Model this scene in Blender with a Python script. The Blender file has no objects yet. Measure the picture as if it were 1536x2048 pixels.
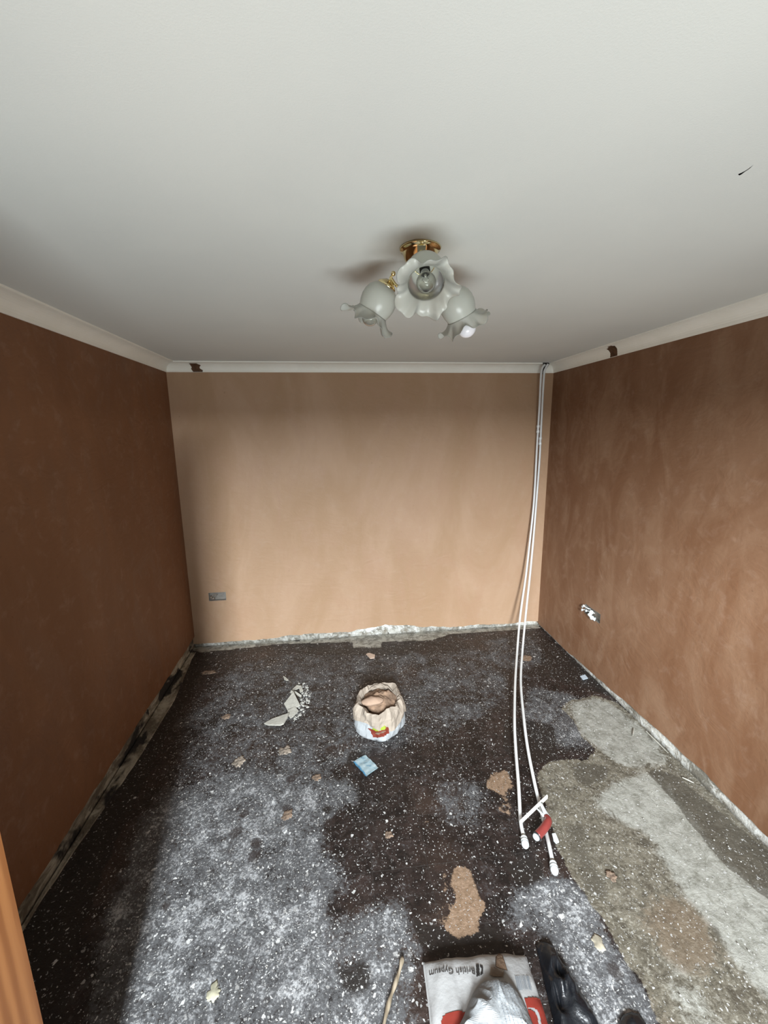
import bpy, bmesh, math, random
import numpy as np
from mathutils import Vector, Matrix, noise as mn

PI = math.pi
S = bpy.context.scene
C = S.collection
random.seed(4)

# ------------------------------------------------------------------ camera
F_PX = 839.15
CAMH, PITCH, YAW, ROLL = 1.86725, 0.193391, 0.111761, -0.012353
H = 2.4
cy_, sy_, cp_, sp_ = math.cos(YAW), math.sin(YAW), math.cos(PITCH), math.sin(PITCH)
FW = Vector((sy_*cp_, cy_*cp_, -sp_))
R0 = Vector((cy_, -sy_, 0)); U0 = R0.cross(FW)
RT = R0*math.cos(ROLL) + U0*math.sin(ROLL)
UP = -R0*math.sin(ROLL) + U0*math.cos(ROLL)
CAM = Vector((0, 0, CAMH))
cd = bpy.data.cameras.new('camera')
cd.sensor_fit = 'VERTICAL'; cd.sensor_height = 36.0; cd.lens = F_PX/2048*36.0
cd.clip_start = 0.02; cd.clip_end = 60
co = bpy.data.objects.new('camera', cd); C.objects.link(co)
M3 = Matrix((RT, UP, -FW)).transposed()
co.matrix_world = Matrix.Translation(CAM) @ M3.to_4x4()
S.camera = co

# ------------------------------------------------------------------ colour management, world, lights
S.view_settings.view_transform = 'Standard'
S.view_settings.look = 'None'
S.view_settings.gamma = 1.0
S.view_settings.use_curve_mapping = False
S.view_settings.exposure = 0.0

w = bpy.data.worlds.new('daylight'); S.world = w; w.use_nodes = True
wn = w.node_tree; wb = wn.nodes['Background']
wb.inputs[0].default_value = (0.80, 0.90, 1.0, 1); wb.inputs[1].default_value = 0.15

def area(name, loc, target, sx, sy, power, col, spread=180):
    l = bpy.data.lights.new(name, 'AREA'); l.shape = 'RECTANGLE'; l.size = sx; l.size_y = sy
    l.energy = power; l.color = col; l.spread = math.radians(spread)
    o = bpy.data.objects.new(name, l); C.objects.link(o); o.location = loc
    o.rotation_euler = (Vector(target)-Vector(loc)).to_track_quat('-Z', 'Y').to_euler()
    return o
# daylight falling through the doorway behind the photographer: sky from above, pale ground from below
area('window_daylight', (-0.22, -3.0, 2.68), (0.45, 3.0, 0.9), 0.5, 1.26, 860, (0.88, 0.95, 1.0))
area('sky_from_left', (-2.5, -3.0, 2.75), (1.9, 2.0, 0.5), 1.6, 1.3, 330, (0.90, 0.96, 1.0))
area('ground_bounce', (0.30, -1.0, 0.15), (0.30, 0.6, 2.4), 1.6, 1.2, 60, (0.93, 0.99, 1.0), 140)

# ------------------------------------------------------------------ pixel -> place
def ray(q): return FW + RT*((q[0]-768)/F_PX) + UP*((1024-q[1])/F_PX)
def upz(q, z=0.0):
    d = ray(q); return CAM + d*((z-CAMH)/d.z)
def upy(q, y):
    d = ray(q); return CAM + d*(y/d.y)
def upx(q, x):
    d = ray(q); return CAM + d*(x/d.x)

# ------------------------------------------------------------------ node helpers
class NT:
    def __init__(s, name):
        s.m = bpy.data.materials.new(name); s.m.use_nodes = True
        s.t = s.m.node_tree; s.b = s.t.nodes['Principled BSDF']; s.out = s.t.nodes['Material Output']
    def n(s, typ, **kw):
        nd = s.t.nodes.new('ShaderNode'+typ)
        for k, v in kw.items(): setattr(nd, k, v)
        return nd
    def L(s, a, b): s.t.links.new(a, b)
    def setin(s, sock, v):
        if hasattr(v, 'is_output'): s.L(v, sock)
        elif isinstance(v, (tuple, list)) and len(v) == 3 and sock.type == 'RGBA': sock.default_value = (*v, 1)
        else: sock.default_value = v
    def pos(s): return s.n('NewGeometry').outputs['Position']
    def obj(s): return s.n('TexCoord').outputs['Object']
    def mapping(s, v, scale=(1,1,1), rot=(0,0,0), loc=(0,0,0)):
        m = s.n('Mapping'); s.L(v, m.inputs[0]); m.inputs['Scale'].default_value = scale
        m.inputs['Rotation'].default_value = rot; m.inputs['Location'].default_value = loc
        return m.outputs[0]
    def noise(s, v, scale, detail=4, rough=.55, dist=0):
        t = s.n('TexNoise'); s.L(v, t.inputs['Vector']); t.inputs['Scale'].default_value = scale
        t.inputs['Detail'].default_value = detail; t.inputs['Roughness'].default_value = rough
        t.inputs['Distortion'].default_value = dist
        return t.outputs[0]
    def voro(s, v, scale, out='Distance', rnd=1.0):
        t = s.n('TexVoronoi'); s.L(v, t.inputs['Vector']); t.inputs['Scale'].default_value = scale
        t.inputs['Randomness'].default_value = rnd
        return t.outputs[out]
    def ramp(s, v, a, b, interp='SMOOTHSTEP'):
        m = s.n('MapRange', interpolation_type=interp); s.L(v, m.inputs[0])
        m.inputs[1].default_value = a; m.inputs[2].default_value = b
        return m.outputs[0]
    def math(s, op, a, b=0.0, c=0.0):
        m = s.n('Math', operation=op); s.setin(m.inputs[0], a); s.setin(m.inputs[1], b); s.setin(m.inputs[2], c)
        return m.outputs[0]
    def mix(s, f, a, b, blend='MIX'):
        m = s.n('Mix', data_type='RGBA', blend_type=blend)
        s.setin(m.inputs[0], f); s.setin(m.inputs[6], a); s.setin(m.inputs[7], b)
        return m.outputs[2]
    def bump(s, h, strength, dist=.01):
        b = s.n('Bump'); s.L(h, b.inputs['Height']); b.inputs['Strength'].default_value = strength
        b.inputs['Distance'].default_value = dist; s.L(b.outputs[0], s.b.inputs['Normal'])
    def attr(s, name):
        a = s.n('Attribute'); a.attribute_name = name; return a

def plain(name, col, rough=.6, metal=0.0, spec=.5, mott=0.0, mscale=20, bump=0.0, bscale=60):
    t = NT(name); t.b.inputs['Roughness'].default_value = rough; t.b.inputs['Metallic'].default_value = metal
    t.b.inputs['Specular IOR Level'].default_value = spec
    if mott > 0:
        nz = t.ramp(t.noise(t.obj(), mscale, 5), .3, .7)
        t.L(t.mix(nz, tuple(c*(1-mott) for c in col), tuple(min(1, c*(1+mott*.6)) for c in col)), t.b.inputs['Base Color'])
    else: t.b.inputs['Base Color'].default_value = (*col, 1)
    if bump > 0: t.bump(t.noise(t.obj(), bscale, 5), bump)
    return t.m

# fresh skim plaster, blotchy as it dries
def plaster_wall(name, c1, c2, c3, sx=1.0):
    t = NT(name); p = t.pos()
    stre = t.mapping(p, scale=(1.3, 1.3, .55))
    n1 = t.ramp(t.noise(stre, 1.6, 6, .6, .8), .34, .68)
    n2 = t.ramp(t.noise(t.mapping(p, scale=(1, 1, .45), loc=(3, 1, 7)), 4.5, 5, .6, 1.2), .42, .72)
    n3 = t.ramp(t.noise(t.mapping(p, loc=(9, 4, 2)), 13, 6, .65, .5), .50, .78)
    c = t.mix(n1, c1, c2)
    c = t.mix(t.math('MULTIPLY', n2, .55), c, c3)
    c = t.mix(t.math('MULTIPLY', n3, .16), c, (.47, .35, .27))
    fine = t.voro(p, 9.0)
    pits = t.ramp(t.noise(p, 55, 2, .5), .70, .78)
    c = t.mix(t.math('MULTIPLY', pits, .35), c, tuple(x*.5 for x in c1))
    t.L(c, t.b.inputs['Base Color'])
    t.L(t.math('MULTIPLY_ADD', n2, -.12, .62), t.b.inputs['Roughness'])
    t.b.inputs['Specular IOR Level'].default_value = .32
    trowel = t.noise(t.mapping(p, scale=(1, 1, 1.8), rot=(.3, .5, .2)), 5, 5, .55, 2.0)
    t.bump(t.math('ADD', trowel, t.math('MULTIPLY', t.noise(p, 30, 3), .25)), .28, .012)
    return t.m
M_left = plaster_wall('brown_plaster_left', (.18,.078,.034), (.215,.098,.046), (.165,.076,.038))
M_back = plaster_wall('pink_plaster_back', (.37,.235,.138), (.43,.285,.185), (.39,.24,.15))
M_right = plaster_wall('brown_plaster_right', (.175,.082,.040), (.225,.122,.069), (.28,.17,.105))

def ceil_mat():
    t = NT('ceiling_paint'); p = t.pos()
    n = t.ramp(t.noise(p, 1.4, 4, .5, .4), .35, .7)
    c = t.mix(n, (.65,.67,.64), (.685,.705,.67))
    t.L(c, t.b.inputs['Base Color']); t.b.inputs['Roughness'].default_value = .7
    t.b.inputs['Specular IOR Level'].default_value = .25
    t.bump(t.noise(p, 260, 3, .6), .12, .004)
    return t.m
M_ceil = ceil_mat()
def cove_mat():
    t = NT('coving_paint'); p = t.pos()
    n = t.ramp(t.noise(p, 5, 5, .6, .3), .4, .75)
    c = t.mix(n, (.86,.85,.77), (.91,.90,.83))
    # tea-coloured plaster splashes
    st = t.ramp(t.noise(t.mapping(p, loc=(2.2,0,0)), 3.1, 5, .65, .5), .66, .80)
    c = t.mix(t.math('MULTIPLY', st, .35), c, (.55,.42,.27))
    t.L(c, t.b.inputs['Base Color']); t.b.inputs['Roughness'].default_value = .5
    t.bump(t.noise(p, 90, 3), .08, .004)
    return t.m
M_cove = cove_mat()

def strip_mat():     # bare old wall left behind where a baseboard came off
    t = NT('bare_wall_base'); p = t.pos()
    a = t.ramp(t.noise(t.mapping(p, scale=(1,1,2.0)), 7, 7, .72, .5), .42, .60)
    b = t.ramp(t.noise(t.mapping(p, loc=(5,2,1)), 16, 6, .7, .8), .45, .62)
    c = t.mix(a, (.24,.215,.17), (.58,.57,.52))
    c = t.mix(b, c, (.72,.73,.70))
    d = t.ramp(t.noise(t.mapping(p, loc=(1,7,3)), 11, 6, .7, .4), .57, .70)
    c = t.mix(d, c, (.09,.075,.06))
    e = t.ramp(t.noise(t.mapping(p, loc=(3.3,1,9)), 2.3, 5, .65, .4), .42, .60)
    c = t.mix(t.math('MULTIPLY', e, .75), c, t.mix(b, (.13,.12,.095), (.33,.315,.27)))
    t.L(c, t.b.inputs['Base Color']); t.b.inputs['Roughness'].default_value = .85
    t.bump(t.noise(p, 45, 6, .7), .7, .012)
    return t.m
def strip_dark_mat():
    t = NT('bare_wall_base_dark'); p = t.pos()
    a = t.ramp(t.noise(t.mapping(p, scale=(1,.6,2.0)), 6, 7, .7, .5), .40, .62)
    c = t.mix(a, (.12,.10,.072), (.46,.43,.35))
    d = t.ramp(t.noise(t.mapping(p, scale=(1,.5,1), loc=(1,7.7,3)), 5, 5, .6, .4), .52, .58)
    c = t.mix(d, c, (.012,.010,.009))
    t.L(c, t.b.inputs['Base Color']); t.b.inputs['Roughness'].default_value = .85
    t.bump(t.noise(p, 45, 6, .7), .7, .012)
    return t.m
M_strip = strip_mat(); M_strip_d = strip_dark_mat()

def floor_mat():
    t = NT('worn_floor'); p = t.pos()
    m1 = t.n('SeparateColor'); t.L(t.attr('masks_a').outputs['Color'], m1.inputs[0])
    m2 = t.n('SeparateColor'); t.L(t.attr('masks_b').outputs['Color'], m2.inputs[0])
    conc, pale, dust = m1.outputs[0], m1.outputs[1], m1.outputs[2]
    tan, damp, black = m2.outputs[0], m2.outputs[1], m2.outputs[2]
    nb = t.noise(p, 4.5, 8, .68, .6)
    nm = t.noise(t.mapping(p, loc=(3.1,8.2,0)), 14, 8, .72, .8)
    nf = t.noise(t.mapping(p, loc=(1.7,2.9,0)), 48, 6, .72, .4)
    nff = t.noise(t.mapping(p, loc=(6.7,1.9,0)), 130, 4, .7)
    def rag(mask, k1=.5, k2=.35, lo=.42, hi=.58):    # ragged edge
        v = t.math('ADD', mask, t.math('MULTIPLY', t.math('SUBTRACT', nb, .5), k1*1.3))
        v = t.math('ADD', v, t.math('MULTIPLY', t.math('SUBTRACT', nm, .5), k2*2.0))
        v = t.math('ADD', v, t.math('MULTIPLY', t.math('SUBTRACT', nf, .5), .8))
        return t.ramp(v, lo, hi)
    # bitumen-stained thermoplastic tiles
    base = t.mix(t.ramp(nm, .35, .65), (.010,.0075,.007), (.036,.024,.021))
    base = t.mix(t.math('MULTIPLY', t.ramp(t.noise(t.mapping(p, loc=(4,4,0)), 2.2, 5, .6), .5, .68), .55), base, (.058,.036,.027))
    base = t.mix(t.math('MULTIPLY', t.ramp(nf, .54, .70), .45), base, (.13,.115,.105))
    br = t.n('TexBrick'); br.offset = 0.0; br.squash = 1.0
    t.L(t.mapping(p, loc=(-.095, -.02, 0)), br.inputs['Vector'])
    br.inputs['Scale'].default_value = 1.0; br.inputs['Mortar Size'].default_value = .0022
    br.inputs['Brick Width'].default_value = .242; br.inputs['Row Height'].default_value = .242
    br.inputs['Color1'].default_value = (.2,.2,.2,1); br.inputs['Color2'].default_value = (1,1,1,1)
    br.inputs['Mortar'].default_value = (.5,.5,.5,1); br.inputs['Bias'].default_value = 0
    tilev = br.outputs['Color']; joint = br.outputs['Fac']
    base = t.mix(.55, base, t.mix(1.0, base, tilev, 'MULTIPLY'))
    # grey plaster dust trodden in
    ng = t.noise(t.mapping(p, loc=(2.7,5.9,0)), 85, 3, .6)
    def dev(x, k): return t.math('MULTIPLY', t.math('SUBTRACT', x, .5), k)
    dn = t.math('MULTIPLY', dust, .75)
    for x_, k_ in ((nb, 1.5), (nm, 1.6), (nf, 1.25), (ng, .9), (nff, .9)): dn = t.math('ADD', dn, dev(x_, k_))
    d_lo = t.ramp(dn, .12, .78)
    d_hi = t.ramp(dn, .72, 1.28)
    c = t.mix(t.math('MULTIPLY', d_lo, .95), base, (.100,.101,.104))
    c = t.mix(t.math('MULTIPLY', d_hi, .95), c, (.46,.465,.47))
    c = t.mix(t.math('MULTIPLY', joint, .22), c, t.mix(d_lo, (.07,.065,.06), (.03,.03,.03)))
    # concrete
    cc = t.mix(t.ramp(t.math('ADD', t.math('MULTIPLY', nm, .5), t.math('MULTIPLY', nf, .5)), .36, .62), (.060,.050,.034), (.185,.165,.125))
    cc = t.mix(t.math('MULTIPLY', t.ramp(ng, .54, .66), .65), cc, (.32,.30,.25))
    cc = t.mix(t.math('MULTIPLY', t.ramp(t.noise(t.mapping(p, loc=(7,3,0)), 9, 7, .7, 1.0), .54, .66), .5), cc, (.055,.043,.028))
    pl = rag(pale, .95, .75, .28, .78)
    cc = t.mix(pl, cc, t.mix(t.ramp(t.math('ADD', t.math('MULTIPLY', nm, .6), t.math('MULTIPLY', nf, .4)), .34, .64), (.165,.16,.13), (.37,.365,.325)))
    cc = t.mix(t.math('MULTIPLY', rag(damp), .8), cc, t.mix(nf, (.045,.038,.027), (.09,.078,.058)))
    rust = t.attr('masks_c'); m3 = t.n('SeparateColor'); t.L(rust.outputs['Color'], m3.inputs[0])
    cc = t.mix(t.math('MULTIPLY', rag(m3.outputs[0], 1.2, 1.0, .25, 1.0), .6), cc, t.mix(nf, (.125,.085,.052), (.20,.145,.095)))
    c = t.mix(rag(conc, .35, .35), c, cc)
    # greyish strip of screed along the back wall
    c = t.mix(rag(m3.outputs[1], .3, .3), c, t.mix(t.ramp(nm, .4, .6), (.15,.14,.115), (.38,.37,.32)))
    # near-black zones with ragged edges
    c = t.mix(rag(black, .4, .3, .35, .65), c, t.mix(nf, (.008,.006,.006), (.03,.024,.02)))
    # tan plaster smears
    tn = rag(tan, .25, .35, .42, .56)
    c = t.mix(t.math('MULTIPLY', tn, .92), c, t.mix(t.ramp(nf, .35, .7), (.20,.13,.08), (.32,.22,.15)))
    # paint and plaster spots
    wn_ = t.n('TexNoise'); t.L(p, wn_.inputs['Vector']); wn_.inputs['Scale'].default_value = 38; wn_.inputs['Detail'].default_value = 3
    vs_ = t.n('VectorMath', operation='MULTIPLY_ADD'); t.L(wn_.outputs['Color'], vs_.inputs[0]); vs_.inputs[1].default_value = (.030,.030,0); t.L(p, vs_.inputs[2])
    wp = vs_.outputs[0]
    for sc, th, rr, k in ((21, .86, .20, .8), (52, .80, .30, .85), (105, .72, .40, .8), (190, .70, .44, .7)):
        v = t.n('TexVoronoi'); t.L(t.mapping(wp, loc=(sc*.13, sc*.07, 0)), v.inputs['Vector']); v.inputs['Scale'].default_value = sc
        sep = t.n('SeparateColor'); t.L(v.outputs['Color'], sep.inputs[0])
        amt = t.math('ADD', sep.outputs[0], t.math('MULTIPLY', t.math('SUBTRACT', dust, .45), .26))
        on = t.math('GREATER_THAN', amt, th)
        rad = t.math('MULTIPLY', sep.outputs[1], rr)
        spot = t.ramp(t.math('SUBTRACT', t.math('ADD', v.outputs['Distance'], t.math('MULTIPLY', t.math('SUBTRACT', nf, .5), .9)), rad), .06, -.04)
        f = t.math('MULTIPLY', t.math('MULTIPLY', spot, on), k)
        c = t.mix(f, c, t.mix(sep.outputs[2], (.33,.325,.315), (.68,.68,.66)))
    # dark bare specks where dust is rubbed away
    vd = t.n('TexVoronoi'); t.L(t.mapping(p, loc=(.4,.9,0)), vd.inputs['Vector']); vd.inputs['Scale'].default_value = 9
    sd = t.n('SeparateColor'); t.L(vd.outputs['Color'], sd.inputs[0])
    dk = t.math('MULTIPLY', t.math('GREATER_THAN', sd.outputs[0], .72), t.ramp(t.math('ADD', vd.outputs['Distance'], t.math('MULTIPLY', t.math('SUBTRACT', nm, .5), .5)), .30, .20))
    c = t.mix(t.math('MULTIPLY', t.math('MULTIPLY', dk, .75), t.math('SUBTRACT', 1.0, conc)), c, (.028,.020,.018))
    t.L(c, t.b.inputs['Base Color'])
    ro = t.math('MULTIPLY_ADD', d_lo, .30, .42)
    ro = t.math('MAXIMUM', ro, t.math('MULTIPLY', conc, .8))
    t.L(ro, t.b.inputs['Roughness'])
    t.b.inputs['Specular IOR Level'].default_value = .42
    hgt = t.math('ADD', t.math('MULTIPLY', nf, .6), t.math('MULTIPLY', nm, .8))
    hgt = t.math('ADD', hgt, t.math('MULTIPLY', nff, .25))
    hgt = t.math('SUBTRACT', hgt, t.math('MULTIPLY', joint, .25))
    t.bump(hgt, .55, .010)
    return t.m
M_floor = floor_mat()

M_pipe = plain('white_gloss_pipe', (.70,.71,.70), .32, mott=.06, mscale=9)
M_plastic = plain('white_plastic', (.62,.66,.66), .35)
M_brass = plain('polished_brass', (.82,.70,.40), .12, 1.0)
M_chrome = plain('chrome', (.8,.8,.8), .1, 1.0)
M_dark = plain('flat_black', (.012,.010,.009), .9)
M_red = plain('red_handle', (.20,.035,.030), .33, mott=.12, mscale=30)
M_blackrub = plain('black_rubber', (.02,.02,.022), .5)
M_steel = plain('brushed_steel', (.66,.66,.64), .35, .8)
M_print_k = plain('black_print', (.05,.045,.042), .7)
M_print_g = plain('grey_print', (.16,.18,.20), .7)
M_print_r = plain('red_print', (.42,.065,.045), .55, mott=.1)
M_print_rd = plain('dark_red_print', (.33,.06,.035), .55, mott=.15)
M_print_y = plain('lime_print', (.52,.66,.07), .55, mott=.1)
M_print_b = plain('blue_print', (.13,.38,.58), .5, mott=.15)
M_paper = plain('white_paper_sack', (.36,.36,.355), .6, mott=.10, mscale=9, bump=.35, bscale=24)
M_paper_w = plain('wet_look_white_paper', (.38,.40,.41), .5, mott=.06, mscale=12, bump=.25, bscale=30)
M_kraft = plain('cream_paper_inside', (.36,.30,.24), .75, mott=.14, mscale=12, bump=.6, bscale=26)
M_kraft_d = plain('dusty_brown_paper', (.34,.235,.16), .8, mott=.2, mscale=20, bump=.6, bscale=30)
M_powder = plain('pink_plaster_powder', (.27,.175,.115), .9, mott=.45, mscale=22, bump=1.0, bscale=38)
M_powder_p = plain('pale_plaster_lump', (.38,.26,.185), .85, mott=.10, mscale=14, bump=.4, bscale=30)
M_board = plain('broken_board', (.40,.385,.335), .75, mott=.12, mscale=30, bump=.3)
M_crumb = plain('pale_crumbs', (.44,.43,.39), .85, mott=.25, mscale=60)
M_splat = plain('tan_plaster_splat', (.22,.155,.11), .85, mott=.55, mscale=60, bump=.8, bscale=80)
M_splat_p = plain('pale_plaster_splat', (.30,.25,.20), .85, mott=.6, mscale=50, bump=.8, bscale=80)
M_smear = plain('brown_plaster_smear', (.20,.105,.055), .8, mott=.3, mscale=40)
M_copper = plain('wire_core', (.62,.36,.2), .3, 1.0)
M_bin = plain('black_polythene', (.006,.007,.009), .30, spec=.6, bump=.5, bscale=26)
M_galv = plain('galvanised_box', (.30,.28,.25), .5, .6, mott=.3)
def wood_mat(name, c1, c2, axis=2, sc=1.0):
    t = NT(name); p = t.obj()
    s = [9*sc, 9*sc, 9*sc]; s[axis] = .55*sc
    n = t.noise(t.mapping(p, scale=tuple(s)), 3.2, 5, .6, .9)
    wv = t.n('TexWave'); wv.bands_direction = 'Y' if axis == 2 else 'X'
    t.L(t.mapping(p, scale=tuple(x*.6 for x in s)), wv.inputs[0]); wv.inputs['Scale'].default_value = 1.6
    wv.inputs['Distortion'].default_value = 4; wv.inputs['Detail'].default_value = 3
    f = t.ramp(t.math('ADD', t.math('MULTIPLY', n, .7), t.math('MULTIPLY', wv.outputs['Fac'], .35)), .3, .75)
    t.L(t.mix(f, c1, c2), t.b.inputs['Base Color']); t.b.inputs['Roughness'].default_value = .38
    t.bump(n, .1, .003)
    return t.m
M_pine = wood_mat('orange_pine', (.205,.075,.022), (.32,.135,.045))
M_stick = wood_mat('weathered_stick', (.20,.16,.11), (.36,.30,.22), 1, 1.5)

def glass_frost(name, transp, col=(.88,.905,.84)):
    t = NT(name); n = t.t.nodes
    d = t.n('BsdfDiffuse'); d.inputs[0].default_value = (*col, 1)
    tl = t.n('BsdfTranslucent'); tl.inputs[0].default_value = (*col, 1)
    tr = t.n('BsdfTransparent'); gl = t.n('BsdfGlossy'); gl.inputs['Roughness'].default_value = .28
    a = t.n('MixShader'); a.inputs[0].default_value = .55; t.L(d.outputs[0], a.inputs[1]); t.L(tl.outputs[0], a.inputs[2])
    b = t.n('MixShader'); b.inputs[0].default_value = transp; t.L(a.outputs[0], b.inputs[1]); t.L(tr.outputs[0], b.inputs[2])
    fr = t.n('Fresnel'); fr.inputs[0].default_value = 1.45
    c = t.n('MixShader'); t.L(fr.outputs[0], c.inputs[0]); t.L(b.outputs[0], c.inputs[1]); t.L(gl.outputs[0], c.inputs[2])
    t.L(c.outputs[0], t.out.inputs[0]); return t.m
M_frost = glass_frost('frosted_glass', .16)
M_frill = glass_frost('frosted_glass_frill', .34)
def clear_mat():
    t = NT('clear_bulb_glass')
    tr = t.n('BsdfTransparent'); tr.inputs[0].default_value = (.90,.91,.88,1)
    gl = t.n('BsdfGlossy'); gl.inputs['Roughness'].default_value = .03
    lw = t.n('LayerWeight'); lw.inputs[0].default_value = .35
    c = t.n('MixShader'); t.L(lw.outputs['Facing'], c.inputs[0]); t.L(tr.outputs[0], c.inputs[1]); t.L(gl.outputs[0], c.inputs[2])
    t.L(c.outputs[0], t.out.inputs[0]); return t.m
M_clear = clear_mat()
M_opal = plain('opal_bulb', (.86,.86,.90), .16)
M_glass = plain('window_glass', (.9,.95,.95), .02); 

# ------------------------------------------------------------------ object helpers
def mesh_obj(name, bm, mat, parent=None, smooth=False):
    me = bpy.data.meshes.new(name)
    bmesh.ops.recalc_face_normals(bm, faces=bm.faces)
    if smooth:
        for f in bm.faces: f.smooth = True
    bm.to_mesh(me); bm.free()
    for m in (mat if isinstance(mat, (list, tuple)) else [mat]): me.materials.append(m)
    o = bpy.data.objects.new(name, me); C.objects.link(o)
    if parent: o.parent = parent
    return o
def tag(o, label=None, cat=None, group=None, kind=None):
    if label: o['label'] = label
    if cat: o['category'] = cat
    if group: o['group'] = group
    if kind: o['kind'] = kind
    return o
def thing(name, label, cat, loc=(0,0,0), group=None):
    o = bpy.data.objects.new(name, None); C.objects.link(o); o.location = loc; o.empty_display_size = .05
    return tag(o, label, cat, group)
def rel(o):        # mesh was written in world coordinates: hang it under its parent without moving it
    o.matrix_parent_inverse = Matrix.Translation(-o.parent.location) if o.parent else Matrix()
    return o
def recentre(o, z0=True):   # put origin at the mesh's base centre
    me = o.data; n = len(me.vertices); co = np.empty(n*3); me.vertices.foreach_get('co', co); co = co.reshape(-1, 3)
    mid = (co.min(0)+co.max(0))/2; mid[2] = co[:, 2].min() if z0 else mid[2]
    co -= mid; me.vertices.foreach_set('co', co.ravel()); me.update(); o.location = mid
    return o
def box(bm, a, b):
    x0, y0, z0 = a; x1, y1, z1 = b
    v = [bm.verts.new(p) for p in ((x0,y0,z0),(x1,y0,z0),(x1,y1,z0),(x0,y1,z0),(x0,y0,z1),(x1,y0,z1),(x1,y1,z1),(x0,y1,z1))]
    for f in ((0,3,2,1),(4,5,6,7),(0,1,5,4),(1,2,6,5),(2,3,7,6),(3,0,4,7)): bm.faces.new([v[i] for i in f])
    return v
def catmull(P, n=6):
    P = [Vector(p) for p in P]; Q = [P[0]*2-P[1]] + P + [P[-1]*2-P[-2]]; out = []
    for i in range(1, len(Q)-2):
        a, b, c, d = Q[i-1], Q[i], Q[i+1], Q[i+2]
        for k in range(n):
            t = k/n
            out.append(.5*((2*b)+(c-a)*t+(2*a-5*b+4*c-d)*t*t+(3*b-a-3*c+d)*t**3))
    out.append(P[-1]); return out
def tube(bm, pts, r, seg=12, caps=True):
    pts = [Vector(p) for p in pts]; rings = []
    nrm = None
    for i, p in enumerate(pts):
        t = (pts[min(i+1, len(pts)-1)]-pts[max(i-1, 0)]).normalized()
        if nrm is None:
            nrm = t.cross(Vector((0,0,1)) if abs(t.z) < .9 else Vector((1,0,0))).normalized()
        nrm = (nrm - t*nrm.dot(t)).normalized(); bi = t.cross(nrm)
        rr = r[i] if isinstance(r, (list, tuple)) else r
        rings.append([bm.verts.new(p+(nrm*math.cos(2*PI*k/seg)+bi*math.sin(2*PI*k/seg))*rr) for k in range(seg)])
    for a, b in zip(rings, rings[1:]):
        for k in range(seg): bm.faces.new((a[k], a[(k+1) % seg], b[(k+1) % seg], b[k]))
    if caps: bm.faces.new(rings[0][::-1]); bm.faces.new(rings[-1])
    return rings
def lathe(bm, prof, M=Matrix(), seg=40, mod=None, close=False):
    rings = []
    for i, (r, z) in enumerate(prof):
        ring = []
        for k in range(seg):
            th = 2*PI*k/seg; rr, zz = (mod(i, th, r, z) if mod else (r, z))
            ring.append(bm.verts.new(M @ Vector((rr*math.cos(th), rr*math.sin(th), zz))))
        rings.append(ring)
    for a, b in zip(rings, rings[1:]):
        for k in range(seg): bm.faces.new((a[k], a[(k+1) % seg], b[(k+1) % seg], b[k]))
    if close: bm.faces.new(rings[0][::-1]); bm.faces.new(rings[-1])
    return rings
def in_poly(px, py, poly):
    inside = np.zeros(px.shape, bool); n = len(poly)
    for i in range(n):
        x0, y0 = poly[i][0], poly[i][1]; x1, y1 = poly[(i+1) % n][0], poly[(i+1) % n][1]
        c = ((y0 > py) != (y1 > py)) & (px < (x1-x0)*(py-y0)/((y1-y0) or 1e-9)+x0)
        inside ^= c
    return inside
def floorpoly(pp, z=0.0): return [tuple(upz(q, z))[:2] for q in pp]

# a lump lying on the floor: outline (floor coordinates), rings to the middle, height function, closed underneath
def heap(name, outline, mat, hfun, parent=None, rings=8, z0=0.0, sub=3, smooth=True, rim=.15):
    P = []
    n = len(outline)
    for i in range(n):
        a = Vector(outline[i]).to_3d(); b = Vector(outline[(i+1) % n]).to_3d()
        for k in range(sub): P.append(a.lerp(b, k/sub))
    c = sum((Vector(p) for p in P), Vector())/len(P)
    bm = bmesh.new(); R = []
    for j in range(rings):
        t = 1-j/rings          # 1 at rim
        R.append([bm.verts.new((c.x+(p.x-c.x)*t, c.y+(p.y-c.y)*t, z0+hfun(c.x+(p.x-c.x)*t, c.y+(p.y-c.y)*t, t))) for p in P])
    top = bm.verts.new((c.x, c.y, z0+hfun(c.x, c.y, 0)))
    bot = [bm.verts.new((c.x+(p.x-c.x)*.985, c.y+(p.y-c.y)*.985, z0)) for p in P]
    m = len(P)
    for a, b in zip(R, R[1:]):
        for k in range(m): bm.faces.new((a[k], a[(k+1) % m], b[(k+1) % m], b[k]))
    for k in range(m):
        bm.faces.new((R[-1][k], R[-1][(k+1) % m], top)); bm.faces.new((bot[k], bot[(k+1) % m], R[0][(k+1) % m], R[0][k]))
    bm.faces.new(bot[::-1])
    return mesh_obj(name, bm, mat, parent, smooth)

# ------------------------------------------------------------------ the room
D, XL, XR = 3.5844, -1.2902, 1.8860
def LW(y): return XL + .01476*(D-y)
def RW(y): return XR - .00937*(D-y)
Y0 = -0.20     # room face of the wall the doorway is in
FX0, FX1, FY0, FY1 = -1.335, 1.93, -0.55, 3.62

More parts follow.
